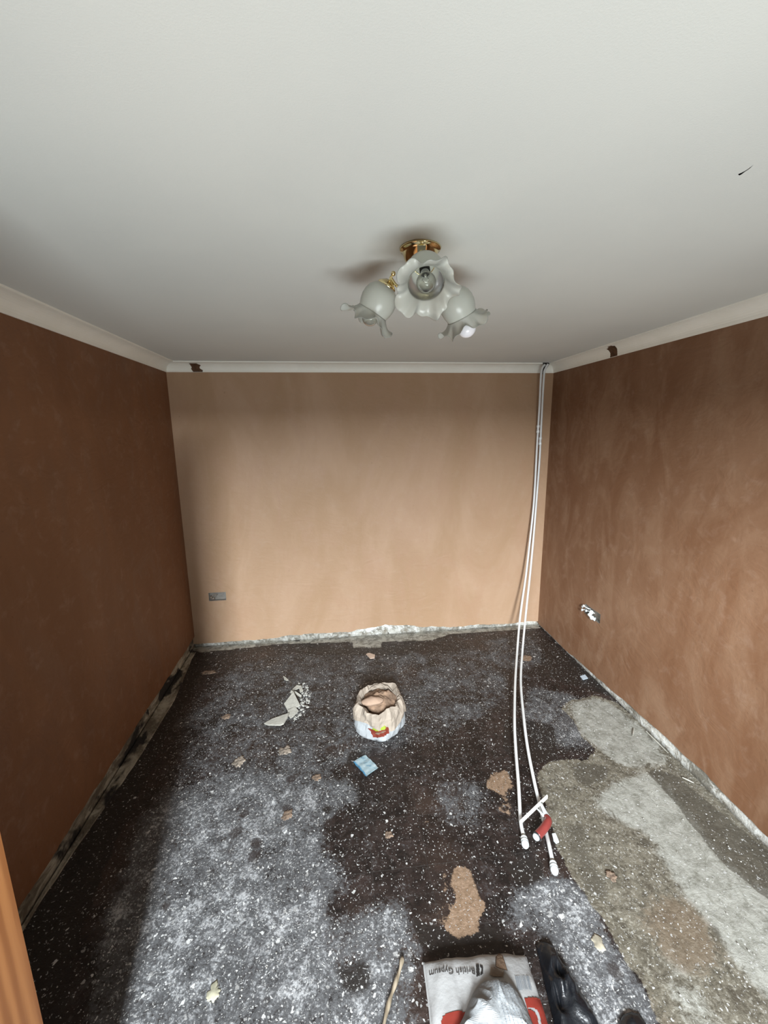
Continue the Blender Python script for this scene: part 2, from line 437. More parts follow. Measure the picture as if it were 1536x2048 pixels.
# floor with painted-in wear masks (stains, dust, bare concrete) and near-black zones
def build_floor():
    st = .0145
    nx, ny = int((FX1-FX0)/st)+1, int((FY1-FY0)/st)+1
    xs = np.linspace(FX0, FX1, nx); ys = np.linspace(FY0, FY1, ny)
    X, Y = np.meshgrid(xs, ys)
    def blur(a, n):
        for _ in range(n):
            b = a.copy(); b[1:] += a[:-1]; b[:-1] += a[1:]; b[0] += a[0]; b[-1] += a[-1]; a = b/3
            b = a.copy(); b[:, 1:] += a[:, :-1]; b[:, :-1] += a[:, 1:]; b[:, 0] += a[:, 0]; b[:, -1] += a[:, -1]; a = b/3
        return a
    def mask(polys, n=3):
        m = np.zeros_like(X)
        for pp, v in polys: m = np.maximum(m, in_poly(X, Y, floorpoly(pp))*v)
        return blur(m, n)
    conc = mask([([(1135,1402),(1190,1390),(1240,1408),(1310,1470),(1430,1575),(1560,1700),(1900,2000),(1900,2600),(1420,2600),(1350,2110),(1290,1980),(1240,1900),(1200,1830),(1150,1760),(1112,1690),(1098,1640),(1085,1590),(1073,1550),(1095,1522),(1175,1518),(1195,1500),(1165,1475),(1150,1445),(1122,1415)],1)], 2)
    pale = mask([([(1138,1405),(1190,1394),(1240,1418),(1315,1485),(1335,1525),(1290,1532),(1240,1530),(1205,1505),(1160,1460)],1),
                 ([(1235,1560),(1300,1545),(1340,1575),(1390,1640),(1430,1700),(1480,1745),(1560,1790),(1800,2000),(1750,2200),(1600,2080),(1500,1950),(1420,1850),(1370,1790),(1335,1740),(1300,1670),(1240,1640),(1180,1600)],1),
                 ([(1290,1880),(1340,1900),(1400,1960),(1480,2100),(1400,2100),(1330,1990)],.55)], 5)
    dust = mask([([(285,1645),(350,1570),(470,1545),(620,1560),(700,1560),(715,1595),(655,1640),(640,1700),(625,1730),(640,1790),(660,1830),(810,1812),(828,1870),(838,1910),(812,2060),(830,2600),(20,2600),(172,2048),(190,1900),(235,1760)],1),
                 ([(360,1420),(470,1330),(560,1310),(1000,1300),(1020,1400),(900,1470),(700,1520),(620,1600),(300,1700),(330,1540)],.52),
                 ([(1110,1745),(1180,1780),(1230,1880),(1280,1960),(1360,2120),(1170,2100),(1150,1950),(1080,1870),(990,1830),(1040,1780)],1),
                 ([(1060,1370),(1180,1400),(1190,1500),(1080,1500),(1040,1440)],.75),
                 ([(560,1740),(640,1700),(700,1760),(640,1830)],.8),
                 ([(880,1560),(960,1560),(960,1660),(860,1640)],.6), ([(960,1280),(1070,1270),(1100,1330),(1000,1340)],.5)], 4)
    tan = mask([([(905,1738),(928,1730),(940,1745),(955,1785),(976,1818),(972,1830),(958,1826),(956,1862),(935,1868),(905,1872),(895,1850),(912,1800)],1),
                ([(975,1548),(1015,1535),(1032,1572),(1005,1592),(968,1578)],.60), ([(845,1640),(880,1620),(890,1640),(850,1660)],.45),
                ([(880,1738),(905,1738),(900,1870),(862,1850)],.42), ([(1000,1580),(1030,1575),(1025,1640),(990,1620)],.42), ([(1040,1311),(1065,1312),(1062,1322),(1042,1322)],.9)], 1)
    damp = mask([([(1290,1535),(1345,1545),(1420,1605),(1560,1720),(1620,1850),(1520,1785),(1440,1722),(1400,1665),(1345,1600)],1),
                 ([(1150,1520),(1220,1530),(1215,1560),(1170,1575),(1140,1550)],.7), ([(1275,1675),(1300,1672),(1305,1692),(1285,1700)],1),
                 ([(1120,1640),(1170,1640),(1190,1720),(1230,1800),(1180,1800),(1130,1720)],.55),
                 ([(1410,1835),(1440,1850),(1455,1900),(1430,1890)],.8)], 2)
    black = mask([([(30,1900),(350,1400),(385,1300),(430,1312),(400,1350),(345,1450),(290,1560),(225,1700),(165,1850),(140,1950),(120,2100),(-100,2500)],1),
                  ([(820,1830),(880,1860),(1010,1850),(1000,1900),(850,1900),(830,1870)],1),
                  ([(620,1295),(820,1292),(820,1312),(600,1312)],.7), ([(1010,1430),(1110,1450),(1120,1520),(1060,1530),(1000,1500)],.8),
                  ([(1080,1270),(1120,1300),(1250,1400),(1190,1385),(1080,1350)],.8),
                  ([(700,1500),(730,1500),(720,1540),(690,1530)],.8), ([(640,1605),(668,1608),(665,1632),(645,1630)],.8),
                  ([(660,1920),(740,1905),(755,1985),(680,2000)],.65), ([(1000,1720),(1085,1710),(1090,1760),(1040,1780)],.8)], 2)
    rust = mask([([(1300,1800),(1370,1790),(1430,1860),(1450,1920),(1400,1960),(1330,1925),(1290,1860)],1), ([(1280,1930),(1320,2000),(1380,2100),(1330,2100),(1290,1990)],.8)], 6)
    strip = mask([([(380,1290),(560,1272),(700,1262),(900,1250),(1075,1245),(1080,1256),(900,1268),(862,1281),(764,1283),(762,1296),(706,1298),(704,1284),(560,1288),(470,1298),(390,1306)],1)], 0)
    hz = np.zeros_like(X)
    for j in range(ny):
        for i in range(nx):
            hz[j, i] = .0022*mn.noise((xs[i]*14, ys[j]*14, 0))
    hz += -.004*conc + .0025*tan
    hz = np.minimum(hz, .002)
    verts = np.stack([X.ravel(), Y.ravel(), hz.ravel()], 1)
    idx = np.arange(nx*ny).reshape(ny, nx)
    faces = np.stack([idx[:-1,:-1].ravel(), idx[:-1,1:].ravel(), idx[1:,1:].ravel(), idx[1:,:-1].ravel()], 1)
    me = bpy.data.meshes.new('floor'); nv = len(verts)
    # a solid slab: perimeter skirt and underside
    vlist = verts.tolist(); flist = faces.tolist()
    per = list(idx[0,:]) + list(idx[1:,-1]) + list(idx[-1,-2::-1]) + list(idx[-2:0:-1,0])
    lo = []
    for k in per: lo.append(len(vlist)); vlist.append([verts[k][0], verts[k][1], -.12])
    for k in range(len(per)):
        k2 = (k+1) % len(per); flist.append([int(per[k]), lo[k], lo[k2], int(per[k2])])
    flist.append(lo[::-1])
    me.from_pydata(vlist, [], flist)
    for f in me.polygons: f.use_smooth = True
    nt = len(vlist)
    for nm, chans in (('masks_a', (conc, pale, dust)), ('masks_b', (tan, damp, black)), ('masks_c', (rust, strip, conc*0))):
        at = me.attributes.new(nm, 'FLOAT_COLOR', 'POINT'); a = np.ones((nt, 4)); a[:, :3] = 0
        for c, ch in enumerate(chans): a[:nv, c] = ch.ravel()
        at.data.foreach_set('color', a.ravel())
    me.materials.append(M_floor)
    o = bpy.data.objects.new('floor', me); C.objects.link(o); o['kind'] = 'structure'
build_floor()

bm = bmesh.new(); box(bm, (-1.45, Y0-.16, H), (2.05, D+.12, H+.12))
ceil = mesh_obj('ceiling', bm, M_ceil); ceil['kind'] = 'structure'
# scuff scraped into the paint
def scuff():
    pts = [(1476,349),(1483,346),(1490,342.5),(1497,338),(1507,330),(1499,337.5),(1490,343.5),(1484,348),(1479,351)]
    bm = bmesh.new(); v = []
    for q in pts: p = upz(q, H-.0008); v.append(bm.verts.new(p))
    f = bm.faces.new(v); bmesh.ops.solidify(bm, geom=[f], thickness=.0008)
    o = mesh_obj('scuff', bm, plain('scuff_grey', (.30,.30,.31), .8), ceil); o['label'] = 'dark grey scuff mark'
scuff()

# walls: a front face with ragged plaster foot and cut-out holes, solidified outwards
def wall(name, fn, u0, u1, mat, zfoot, holes=(), amp=.012, flip=False, thick=.09):
    us = set(np.round(np.arange(u0, u1, .02), 4).tolist()+[u0, u1]); zs = {.14, H}
    us = {u for u in us if not any(a-.012 < u < b+.012 and u not in (a, b) for (a, b, c, d) in holes)}
    for a, b, c, d in holes: us |= {a, b}; zs |= {c, d}
    zs |= {.8, 1.4, 2.0}
    us = sorted(us); zs = sorted(zs); bm = bmesh.new(); V = {}
    def foot(u): return zfoot(u) + amp*mn.noise((u*9, 1.3, len(name))) + amp*.5*mn.noise((u*31, 4.3, 2))
    def vt(i, j):
        if (i, j) not in V:
            z = foot(us[i]) if j < 0 else zs[j]
            V[(i, j)] = bm.verts.new(fn(us[i], z))
        return V[(i, j)]
    fs = []
    for i in range(len(us)-1):
        for j in range(-1, len(zs)-1):
            if j >= 0:
                um, zm = (us[i]+us[i+1])/2, (zs[j]+zs[j+1])/2
                if any(a < um < b and c < zm < d for (a, b, c, d) in holes): continue
            q = [vt(i, j), vt(i+1, j), vt(i+1, j+1), vt(i, j+1)]
            fs.append(bm.faces.new(q if not flip else q[::-1]))
    me = bpy.data.meshes.new(name); bm.normal_update()
    ret = bmesh.ops.extrude_face_region(bm, geom=fs)
    nv = [g for g in ret['geom'] if isinstance(g, bmesh.types.BMVert)]
    dvec = fn.out*thick
    for v in nv: v.co += dvec
    bmesh.ops.recalc_face_normals(bm, faces=bm.faces)
    bm.to_mesh(me); bm.free(); me.materials.append(mat)
    o = bpy.data.objects.new(name, me); C.objects.link(o); o['kind'] = 'structure'
    return o
class Fn:
    def __init__(s, f, out): s.f = f; s.out = Vector(out)
    def __call__(s, u, z): return s.f(u, z)
fnL = Fn(lambda u, z: Vector((LW(u), u, z)), (-1, 0, 0))
fnR = Fn(lambda u, z: Vector((RW(u), u, z)), (1, 0, 0))
fnB = Fn(lambda u, z: Vector((u, D, z)), (0, 1, 0))
HB = (-1.138, -.992, .424, .500)          # electrical back box hole in the back wall
HR = (2.660, 2.860, .452, .528)           # and in the right wall
wL = wall('wall_left', fnL, Y0, D+.08, M_left, lambda u: .098)
wR = wall('wall_right', fnR, Y0, D+.08, M_right, lambda u: .055+.02*math.exp(-((u-1.9)/.4)**2)-.04*max(0, min(1, (u-2.3)/.8)), holes=[HR])
wB = wall('wall_back', fnB, -1.36, 1.95, M_back, lambda u: .035+.058*math.exp(-((u-.42)/.34)**2)+.04*math.exp(-((u+.32)/.22)**2)*.6, holes=[HB])
def ledge():     # low ledge of old screed left along the foot of the left wall
    bm = bmesh.new(); n = 120; rows = []
    pts = [upz(q) for q in ((20,1900),(49,1853),(165,1680),(270,1530),(350,1400),(384,1318))]
    ys = [p.y for p in pts]; xs = [p.x for p in pts]
    for i in range(n+1):
        y = .55+(3.5-.55)*i/n
        xe = float(np.interp(y, ys, xs)) + .004*mn.noise((y*14, 2, 2)); xw = LW(y)-.004
        xe = max(xe, xw+.012); h = .007+.003*mn.noise((y*8, 1, 1))
        rows.append([bm.verts.new(p) for p in ((xw, y, -.004), (xw, y, h+.003), ((xw+xe)/2, y, h+.002*mn.noise((y*20, 5, 1))), (xe-.003, y, h), (xe, y, -.004))])
    for a, b in zip(rows, rows[1:]):
        for k in range(5): bm.faces.new((a[k], b[k], b[(k+1) % 5], a[(k+1) % 5]))
    bm.faces.new(rows[0]); bm.faces.new(rows[-1][::-1])
    o = mesh_obj('trim_4', bm, M_strip_d); o['kind'] = 'structure'
ledge()
# old wall surface behind the plaster, set back
def foot_strip(name, fn, u0, u1, back, mat, parent, topf, label):
    bm = bmesh.new(); n = 160; rows = []
    for i in range(n+1):
        u = u0+(u1-u0)*i/n
        dep = [back + .005*mn.noise((u*15, k*2.2, 3)) for k in range(4)]
        zz = [-.006, .02, .06, topf]
        rows.append([bm.verts.new(fn(u, zz[k])+fn.out*(dep[k] - (.006 if k == 0 else 0))) for k in range(4)]
                    + [bm.verts.new(fn(u, topf)+fn.out*(back+.05)), bm.verts.new(fn(u, -.006)+fn.out*(back+.05))])
    for a, b in zip(rows, rows[1:]):
        for k in range(6): bm.faces.new((a[k], b[k], b[(k+1) % 6], a[(k+1) % 6]))
    bm.faces.new(rows[0]); bm.faces.new(rows[-1][::-1])
    o = mesh_obj(name, bm, mat, parent, True); o['label'] = label; return o
foot_strip('bare_strip', fnL, Y0, D+.02, .014, M_strip_d, wL, .115, 'dark strip of bare old wall below the plaster')
foot_strip('bare_strip', fnR, Y0, D+.02, .014, M_strip, wR, .115, 'pale strip of bare old wall below the plaster')
foot_strip('bare_strip', fnB, XL-.01, XR+.01, .014, M_strip, wB, .115, 'white flaking strip of bare wall below the plaster')

# wall with the wide garden doorway behind the photographer
JX, JR, HEAD = -0.83, 1.15, 2.06
bm = bmesh.new()
box(bm, (-1.45, Y0-.16, 0), (JX-.03, Y0, H)); box(bm, (JR+.03, Y0-.16, 0), (2.0, Y0, H)); box(bm, (JX-.03, Y0-.16, HEAD+.03), (JR+.03, Y0, H))
wF = mesh_obj('wall_front', bm, M_left); wF['kind'] = 'structure'
dr = bpy.data.objects.new('door_1', None); C.objects.link(dr); dr.location = ((JX+JR)/2, Y0-.08, 0); dr['kind'] = 'structure'
for a, b in (((JX-.03, Y0-.18, 0), (JX, Y0+.012, HEAD)), ((JR, Y0-.18, 0), (JR+.03, Y0+.012, HEAD)), ((JX-.03, Y0-.18, HEAD), (JR+.03, Y0+.012, HEAD+.03))):
    bm = bmesh.new(); box(bm, a, b); bmesh.ops.bevel(bm, geom=bm.edges[:], offset=.003, segments=2)
    o = mesh_obj('door_frame', bm, M_pine, dr); o['label'] = 'orange pine door lining'; rel(o)
# pine door leaf standing open at the photographer's left
DA, DB = Vector((-.805, Y0+.02, 0)), Vector((-.7000, .793, 0))
dd_ = (DB-DA).normalized(); dn_ = Vector((-dd_.y, dd_.x, 0))
bm = bmesh.new()
for (s0, s1, z0, z1, t0, t1) in ((0, .10, .01, 1.98, 0, .042), ((DB-DA).length-.11, (DB-DA).length, .01, 1.98, 0, .042),
                                 (.10, (DB-DA).length-.11, .01, .22, 0, .042), (.10, (DB-DA).length-.11, .95, 1.10, 0, .042), (.10, (DB-DA).length-.11, 1.87, 1.98, 0, .042)):
    V = []
    for z in (z0, z1):
        for (s_, t_) in ((s0, t0), (s1, t0), (s1, t1), (s0, t1)): V.append(bm.verts.new(DA+dd_*s_+dn_*t_+Vector((0,0,z))))
    for f in ((0,3,2,1),(4,5,6,7),(0,1,5,4),(1,2,6,5),(2,3,7,6),(3,0,4,7)): bm.faces.new([V[i] for i in f])
bmesh.ops.bevel(bm, geom=bm.edges[:], offset=.002, segments=2)
leaf = rel(mesh_obj('door_leaf', bm, M_pine, dr)); leaf['label'] = 'orange pine door standing open'
for z0, z1 in ((.22, .95), (1.10, 1.87)):
    bm = bmesh.new(); V = []
    for z in (z0, z1):
        for (s_, t_) in ((.095, .014), ((DB-DA).length-.105, .014), ((DB-DA).length-.105, .028), (.095, .028)): V.append(bm.verts.new(DA+dd_*s_+dn_*t_+Vector((0,0,z))))
    for f in ((0,3,2,1),(4,5,6,7),(0,1,5,4),(1,2,6,5),(2,3,7,6),(3,0,4,7)): bm.faces.new([V[i] for i in f])
    mesh_obj('door_panel', bm, M_pine, leaf)

# coving, mitred along three walls
def coving(name, p0, p1, inward, mitre0=0, mitre1=0):
    # profile (distance from wall, drop below ceiling)
    prof = [(0, .0715), (.006, .0715), (.0065, .066)]
    for k in range(9):
        a = PI/2*k/8
        prof.append((.0735-.067*math.cos(a), .066-.0565*math.sin(a)))
    prof += [(.0755, .0095), (.0865, .0085), (.0875, 0), (0, 0)]
    bm = bmesh.new(); rings = []
    p0, p1 = Vector(p0), Vector(p1); d = (p1-p0).normalized(); iw = Vector(inward)
    n = 60
    for i in range(n+1):
        t = i/n; ring = []
        for k, (x, z) in enumerate(prof):
            a = p0 + d*(x*mitre0); b = p1 - d*(x*mitre1)
            base = a.lerp(b, t); w_ = .0012*mn.noise((i*.35, k*.2, 5))
            ring.append(bm.verts.new(base + iw*(x+w_*(0 < k < len(prof)-2)) + Vector((0, 0, H-z))))
        rings.append(ring)
    m = len(prof)
    for a, b in zip(rings, rings[1:]):
        for k in range(m): bm.faces.new((a[k], b[k], b[(k+1) % m], a[(k+1) % m]))
    bm.faces.new(rings[0]); bm.faces.new(rings[-1][::-1])
    o = mesh_obj(name, bm, M_cove); o['kind'] = 'structure'; return o
cL = coving('trim_1', (LW(Y0), Y0, 0), (LW(D), D, 0), (1, 0, 0), 0, 1)
cB = coving('trim_2', (LW(D), D, 0), (RW(D), D, 0), (0, -1, 0), 1, 1)
cR = coving('trim_3', (RW(Y0), Y0, 0), (RW(D), D, 0), (-1, 0, 0), 0, 1)
# brown plaster smeared over the coving (cove surface point: wall coordinate u, drop z)
def cove_pt(z):       # inward distance for a drop z
    z = min(max(z, .0095), .0714)
    if z > .066: return .0065
    s = min(1, (.066-z)/.0565); return .0735-.067*math.sqrt(max(0, 1-s*s))
def smear(poly, fn, parent):
    bm = bmesh.new(); us = [p[0] for p in poly]; zs = [p[1] for p in poly]
    st = .003; off = .0022
    gx = np.arange(min(us)-st, max(us)+st, st); gz = np.arange(min(zs)-st, max(zs)+st, st)
    GX, GZ = np.meshgrid(gx, gz); ins = in_poly(GX+st/2, GZ+st/2, poly); V = {}
    def vt(j, i):
        if (j, i) not in V: V[(j, i)] = bm.verts.new(fn(gx[i], H-gz[j], cove_pt(gz[j])+off))
        return V[(j, i)]
    fs = []
    for j in range(len(gz)-1):
        for i in range(len(gx)-1):
            if ins[j, i]: fs.append(bm.faces.new((vt(j,i), vt(j,i+1), vt(j+1,i+1), vt(j+1,i))))
    bmesh.ops.solidify(bm, geom=fs, thickness=.002)
    o = mesh_obj('plaster_smear', bm, M_smear, parent); o['label'] = 'brown plaster smear'
smear([(-1.098,.014),(-1.045,.013),(-1.018,.024),(-1.030,.034),(-1.034,.044),(-1.012,.058),(-1.016,.0714),(-1.085,.0714),(-1.098,.05),(-1.092,.035)],
      lambda u, z, d: (u, D-d, z), cB)
smear([(2.700,.012),(2.745,.010),(2.795,.018),(2.792,.04),(2.800,.0714),(2.725,.0714),(2.722,.045),(2.71,.03)],
      lambda u, z, d: (RW(u)-d, u, z), cR)

# ------------------------------------------------------------------ ceiling light
LC = Vector((.272, 1.362, H))
lamp = thing('ceiling_light', 'three-arm brass ceiling light with frilled frosted glass shades', 'ceiling light', LC)
bm = bmesh.new()
lathe(bm, [(.0, 0), (.060, 0), (.0625,-.003), (.060,-.007), (.054,-.009), (.052,-.015), (.047,-.032), (.036,-.050), (.022,-.060), (.0, -.062)], seg=48)
mesh_obj('ceiling_rose', bm, M_brass, lamp, True)
bm = bmesh.new(); lathe(bm, [(.0, -.060), (.011, -.061), (.012,-.07), (.018,-.078), (.020,-.090), (.015,-.102), (.007,-.108), (.009,-.114), (.0,-.121)], seg=24)
mesh_obj('centre_hub', bm, M_brass, lamp, True)
TILT = math.radians(36)
def light_arm(az, kind, tilt=TILT, R=.108, ZH=-.080, out=.018):
    u = Vector((math.cos(az), math.sin(az), 0))
    hp = u*R + Vector((0, 0, ZH))          # top of the holder
    ax = (u*math.sin(tilt) + Vector((0, 0, -math.cos(tilt)))).normalized()
    side = u.cross(Vector((0,0,1))); yy = ax.cross(side)
    M = Matrix((side, yy, ax)).transposed().to_4x4(); M.translation = hp
    bm = bmesh.new()
    pts = catmull([u*.014+Vector((0,0,-.092)), u*.04+Vector((0,0,-.103)), u*.072+Vector((0,0,-.098)), u*.092+Vector((0,0,-.072)), hp-ax*.012, hp-ax*.001], 6)
    tube(bm, pts, .0045, 10)
    arm = mesh_obj('arm', bm, M_brass, lamp, True)
    bm = bmesh.new(); bmesh.ops.create_uvsphere(bm, u_segments=14, v_segments=10, radius=.0075, matrix=Matrix.Translation(u*.084+Vector((0,0,-.074))+Vector((0,0,.012))))
    mesh_obj('ball_finial', bm, M_brass, arm, True)
    bm = bmesh.new()
    lathe(bm, [(.0,-.004),(.012,-.004),(.020,.002),(.0285,.008),(.0305,.012),(.0305,.017),(.0285,.018),(.0285,.012),(.0,.011)], M, 32)
    mesh_obj('gallery', bm, M_brass, arm, True)
    # tulip body + frill; frill rim waved
    prof = [(.0,.0125),(.024,.013),(.030,.015),(.040,.022),(.049,.034),(.0545,.050),(.056,.066),(.0535,.082),(.0495,.094),(.0480,.100)]
    bm = bmesh.new()
    ph = az*1.7
    lathe(bm, prof, M, 72)
    lathe(bm, [(r-.0022, z) for r, z in prof], M, 72)
    sh = mesh_obj('glass_shade', bm, M_frost, lamp, True); 
    fr = []
    for k in range(15):
        q = k/14; fr.append((.048+.036*q**1.15, .100+.030*math.sin(q*PI*.5)))
    def mod(i, th, r, z):
        k = (i/14)**1.3
        return r + k*(.008*math.cos(5*th+ph) + .0035*math.cos(13*th+ph*2)), z + k*(.0125*math.sin(5*th+ph) + .0045*math.sin(13*th+ph*2) + .004*math.sin(2*th))
    bm = bmesh.new(); lathe(bm, fr, M, 180, mod)
    f = mesh_obj('frill', bm, M_frill, sh, True); so = f.modifiers.new('t', 'SOLIDIFY'); so.thickness = .0014
    # lamp holder and bulb
    bm = bmesh.new(); lathe(bm, [(.0,.016),(.0145,.016),(.0145,.050),(.0125,.054),(.0,.054)], M, 24)
    mesh_obj('bulb_holder', bm, M_dark if kind == 'clear' else M_plastic, lamp, True)
    g0 = .052; bp = [(.0125, g0)]
    for k in range(13):
        a = math.radians(-62+ (152)*k/12); bp.append((max(.0, .0265*math.cos(a)), g0+.034+.0265*math.sin(a)))
    if kind == 'opal': bp = [(r*1.1, z) for r, z in bp]
    bp = [bp[0]]+[(r, z+out) for r, z in bp]
    bm = bmesh.new(); lathe(bm, bp, M, 28)
    b = mesh_obj('bulb', bm, M_opal if kind == 'opal' else M_clear, lamp, True)
    b['label'] = 'opal white bulb' if kind == 'opal' else 'clear glass bulb'
    if kind == 'clear':
        bm = bmesh.new()
        lathe(bm, [(.0,g0),(.0045,g0+.004),(.003,g0+.020),(.0,g0+.022)], M, 12)
        tube(bm, [M @ Vector(p) for p in ((-.002,0,g0+.018),(-.010,0,g0+.034),(-.004,.004,g0+.037),(.004,.004,g0+.037),(.010,0,g0+.034),(.002,0,g0+.018))], .0007, 6)
        mesh_obj('filament', bm, M_chrome, b, True)
light_arm(math.radians(-96), 'clear', math.radians(40), ZH=-.075, out=.010)
light_arm(math.radians(158), 'clear', math.radians(33), R=.098, ZH=-.084, out=.030)
light_arm(math.radians(24), 'opal', math.radians(33), R=.112, ZH=-.088, out=.058)

# ------------------------------------------------------------------ heating pipes pulled off the back wall
def pipe(label, spec, fit_end, coupling, group='heating pipes'):
    pts = []
    for q, mode, v in spec:
        pts.append(upy(q, v) if mode == 'y' else upz(q, v))
    t = thing('heating_pipe', label, 'pipe', (pts[-1].x, pts[-1].y, 0))
    P = catmull(pts, 7)
    bm = bmesh.new(); tube(bm, P, .0088, 12); rel(mesh_obj('pipe_run', bm, M_pipe, t, True))
    # compression coupling: two nuts and a body
    c = upy(*coupling); bm = bmesh.new()
    ax = Vector((0, 0, 1))
    M = Matrix.Translation(c)
    lathe(bm, [(.0088,-.034),(.0125,-.032),(.0134,-.026),(.0125,-.013),(.0098,-.010),(.0098,.010),(.0125,.013),(.0134,.026),(.0125,.032),(.0088,.034)], M, 8)
    lathe(bm, [(.0088,-.030),(.012,-.029),(.0095,-.010),(.0095,.010),(.012,.029),(.0088,.030)], M, 16)
    rel(mesh_obj('coupling', bm, M_pipe, t))
    # end cap / tail fitting
    a, b = P[-2], P[-1]; d = (b-a).normalized(); s = d.cross(Vector((0,0,1))).normalized(); u = s.cross(d)
    M = Matrix((s, u, d)).transposed().to_4x4(); M.translation = b - d*.004
    bm = bmesh.new()
    lathe(bm, [(.0,0),(.0105,0),(.0110,.007),(.0135,.009),(.0150,.012),(.0150,.020),(.0130,.0215),(.0165,.024),(.0170,.032),(.0155,.034),(.0172,.037),(.0165,.046),(.0135,.054),(.0085,.060),(.0,.062)], M, 24)
    rel(mesh_obj('end_fitting', bm, M_plastic, t, True))
    return t
pipe('left white heating pipe hanging from the ceiling corner and bending onto the floor',
     [((1090,729),'y',3.478),((1085,735),'y',3.480),((1082,750),'y',3.487),((1079,810),'y',3.50),((1076,858),'y',3.53),((1073.5,900),'y',3.53),((1068,1000),'y',3.51),
      ((1060,1080),'y',3.46),((1052,1150),'y',3.39),((1044,1205),'y',3.29),((1039,1245),'y',3.18),((1034.5,1300),'y',2.94),((1030.5,1362),'y',2.60),((1029,1440),'y',2.23),
      ((1031.5,1500),'y',2.01),((1037,1570),'y',1.79),((1041,1640),'y',1.612),((1047,1672),'z',.018)], None, ((1076,858), 3.53))
pipe('right white heating pipe reaching further forward, its end on the floor past the scraper',
     [((1096,728),'y',3.474),((1091,737),'y',3.478),((1088,750),'y',3.487),((1084.5,810),'y',3.50),((1081,880),'y',3.53),((1079,920),'y',3.53),((1073,1000),'y',3.515),
      ((1066.5,1080),'y',3.47),((1060,1150),'y',3.40),((1054,1205),'y',3.30),((1050,1245),'y',3.19),((1045,1300),'y',2.95),((1041.5,1362),'y',2.61),((1048,1440),'y',2.23),
      ((1056,1500),'y',2.01),((1070,1570),'y',1.79),((1081,1615),'y',1.675),((1091,1660),'y',1.563),((1098,1690),'z',.017),((1105,1722),'z',.018)], None, ((1080.5,882), 3.53))
# black plate painting in the dark of the hole where they pass
def hole():
    bm = bmesh.new(); v = []
    for q in ((1085,724),(1096,723),(1099,728),(1096,733),(1091,740),(1088,748),(1086,748),(1087,738),(1089,732)): v.append(bm.verts.new(upy(q, D-.092)))
    f = bm.faces.new(v); r = bmesh.ops.extrude_face_region(bm, geom=[f])
    for g in r['geom']:
        if isinstance(g, bmesh.types.BMVert): g.co.y += .012
    o = mesh_obj('hole_shade_plate', bm, M_dark, cB); o['label'] = 'black plate painted as the dark of the gap around the pipes'
hole()

# ------------------------------------------------------------------ electrical back boxes
def back_box(hole_, fn, label, kind):
    a, b, c, d = hole_; n = -fn.out                 # n points into the room
    t = thing('back_box', label, 'socket box', fn((a+b)/2, c))
    bm = bmesh.new(); dep = .032; rim = .002
    def P(u, z, k): return fn(u, z) + fn.out*k
    # open-fronted steel box: outer and inner shells
    for (i, k0, k1) in ((0, .001, dep), (.0025, .001, dep-.0025)):
        v = [P(u, z, k) for k in (k0, k1) for (u, z) in ((a+i+.0005, c+i+.0005), (b-i-.0005, c+i+.0005), (b-i-.0005, d-i-.0005), (a+i+.0005, d-i-.0005))]
        V = [bm.verts.new(p) for p in v]
        bm.faces.new(V[4:]);
        for k in range(4): bm.faces.new((V[k], V[(k+1) % 4], V[4+(k+1) % 4], V[4+k]))
        if i == 0: O = V[:4]
        else:
            for k in range(4): bm.faces.new((O[k], O[(k+1) % 4], V[(k+1) % 4], V[k]))
    rel(mesh_obj('metal_box', bm, M_galv, t))
    um, zm = (a+b)/2, (c+d)/2
    if kind == 'back':
        wires = [((a+.02, zm, .02), (a+.01, zm+.012, -.012), (a+.028, zm+.004, -.022), (a+.042, zm+.018, -.012), (a+.06, zm+.02, .01)),
                 ((a+.02, zm-.01, .02), (a+.022, zm-.022, -.010), (a+.045, zm-.008, -.018), (a+.055, zm+.005, -.006), (a+.075, zm+.018, .012))]
    else:
        wires = [((b-.03, zm, .02), (b-.02, zm+.02, -.012), (b-.005, zm+.016, -.02)), ((b-.04, zm-.01, .02), (b-.03, zm, -.016), (b-.012, zm-.008, -.026)),
                 ((b-.05, zm+.01, .02), (b-.04, zm+.022, -.010), (b-.020, zm+.028, -.022)), ((um, zm, .022), (um+.02, zm+.01, -.012), (um+.05, zm+.0, -.016))]
    for wv in wires:
        bm = bmesh.new(); tube(bm, catmull([P(*p) for p in wv], 6), .0028, 8)
        wo = rel(mesh_obj('wire', bm, M_splat_p if kind == 'back' else M_plastic, t, True))
        e = P(*wv[-1]) if kind != 'back' else P(*wv[2])
        bm = bmesh.new(); rr = .0075
        bmesh.ops.create_cube(bm, size=1, matrix=Matrix.Translation(e) @ Matrix.Rotation(.6, 4, 'X') @ Matrix.Diagonal((.013, .014, .017, 1)))
        bmesh.ops.bevel(bm, geom=bm.edges[:], offset=.003, segments=2)
        rel(mesh_obj('connector', bm, M_plastic if kind != 'back' else M_splat_p, t, True))
    if kind == 'right':
        # folded pale blue-white insulation sleeve
        bm = bmesh.new()
        pts = [P(um+.012, zm+.012, .012), P(um+.004, zm+.002, -.012), P(um-.008, zm-.012, -.020), P(um-.030, zm-.024, -.012), P(um-.040, zm-.030, .004)]
        tube(bm, catmull(pts, 5), [.006]+[.013+.004*math.sin(i*1.1) for i in range(19)]+[.004], 10)
        o = rel(mesh_obj('sleeve', bm, plain('pale_sleeve', (.72,.80,.80), .4), t, True)); o['label'] = 'pale blue-white sleeve'
    return t
back_box(HB, fnB, 'empty socket box with loose wires low on the back wall', 'back')
back_box(HR, fnR, 'open socket box with white connectors low on the right wall', 'right')

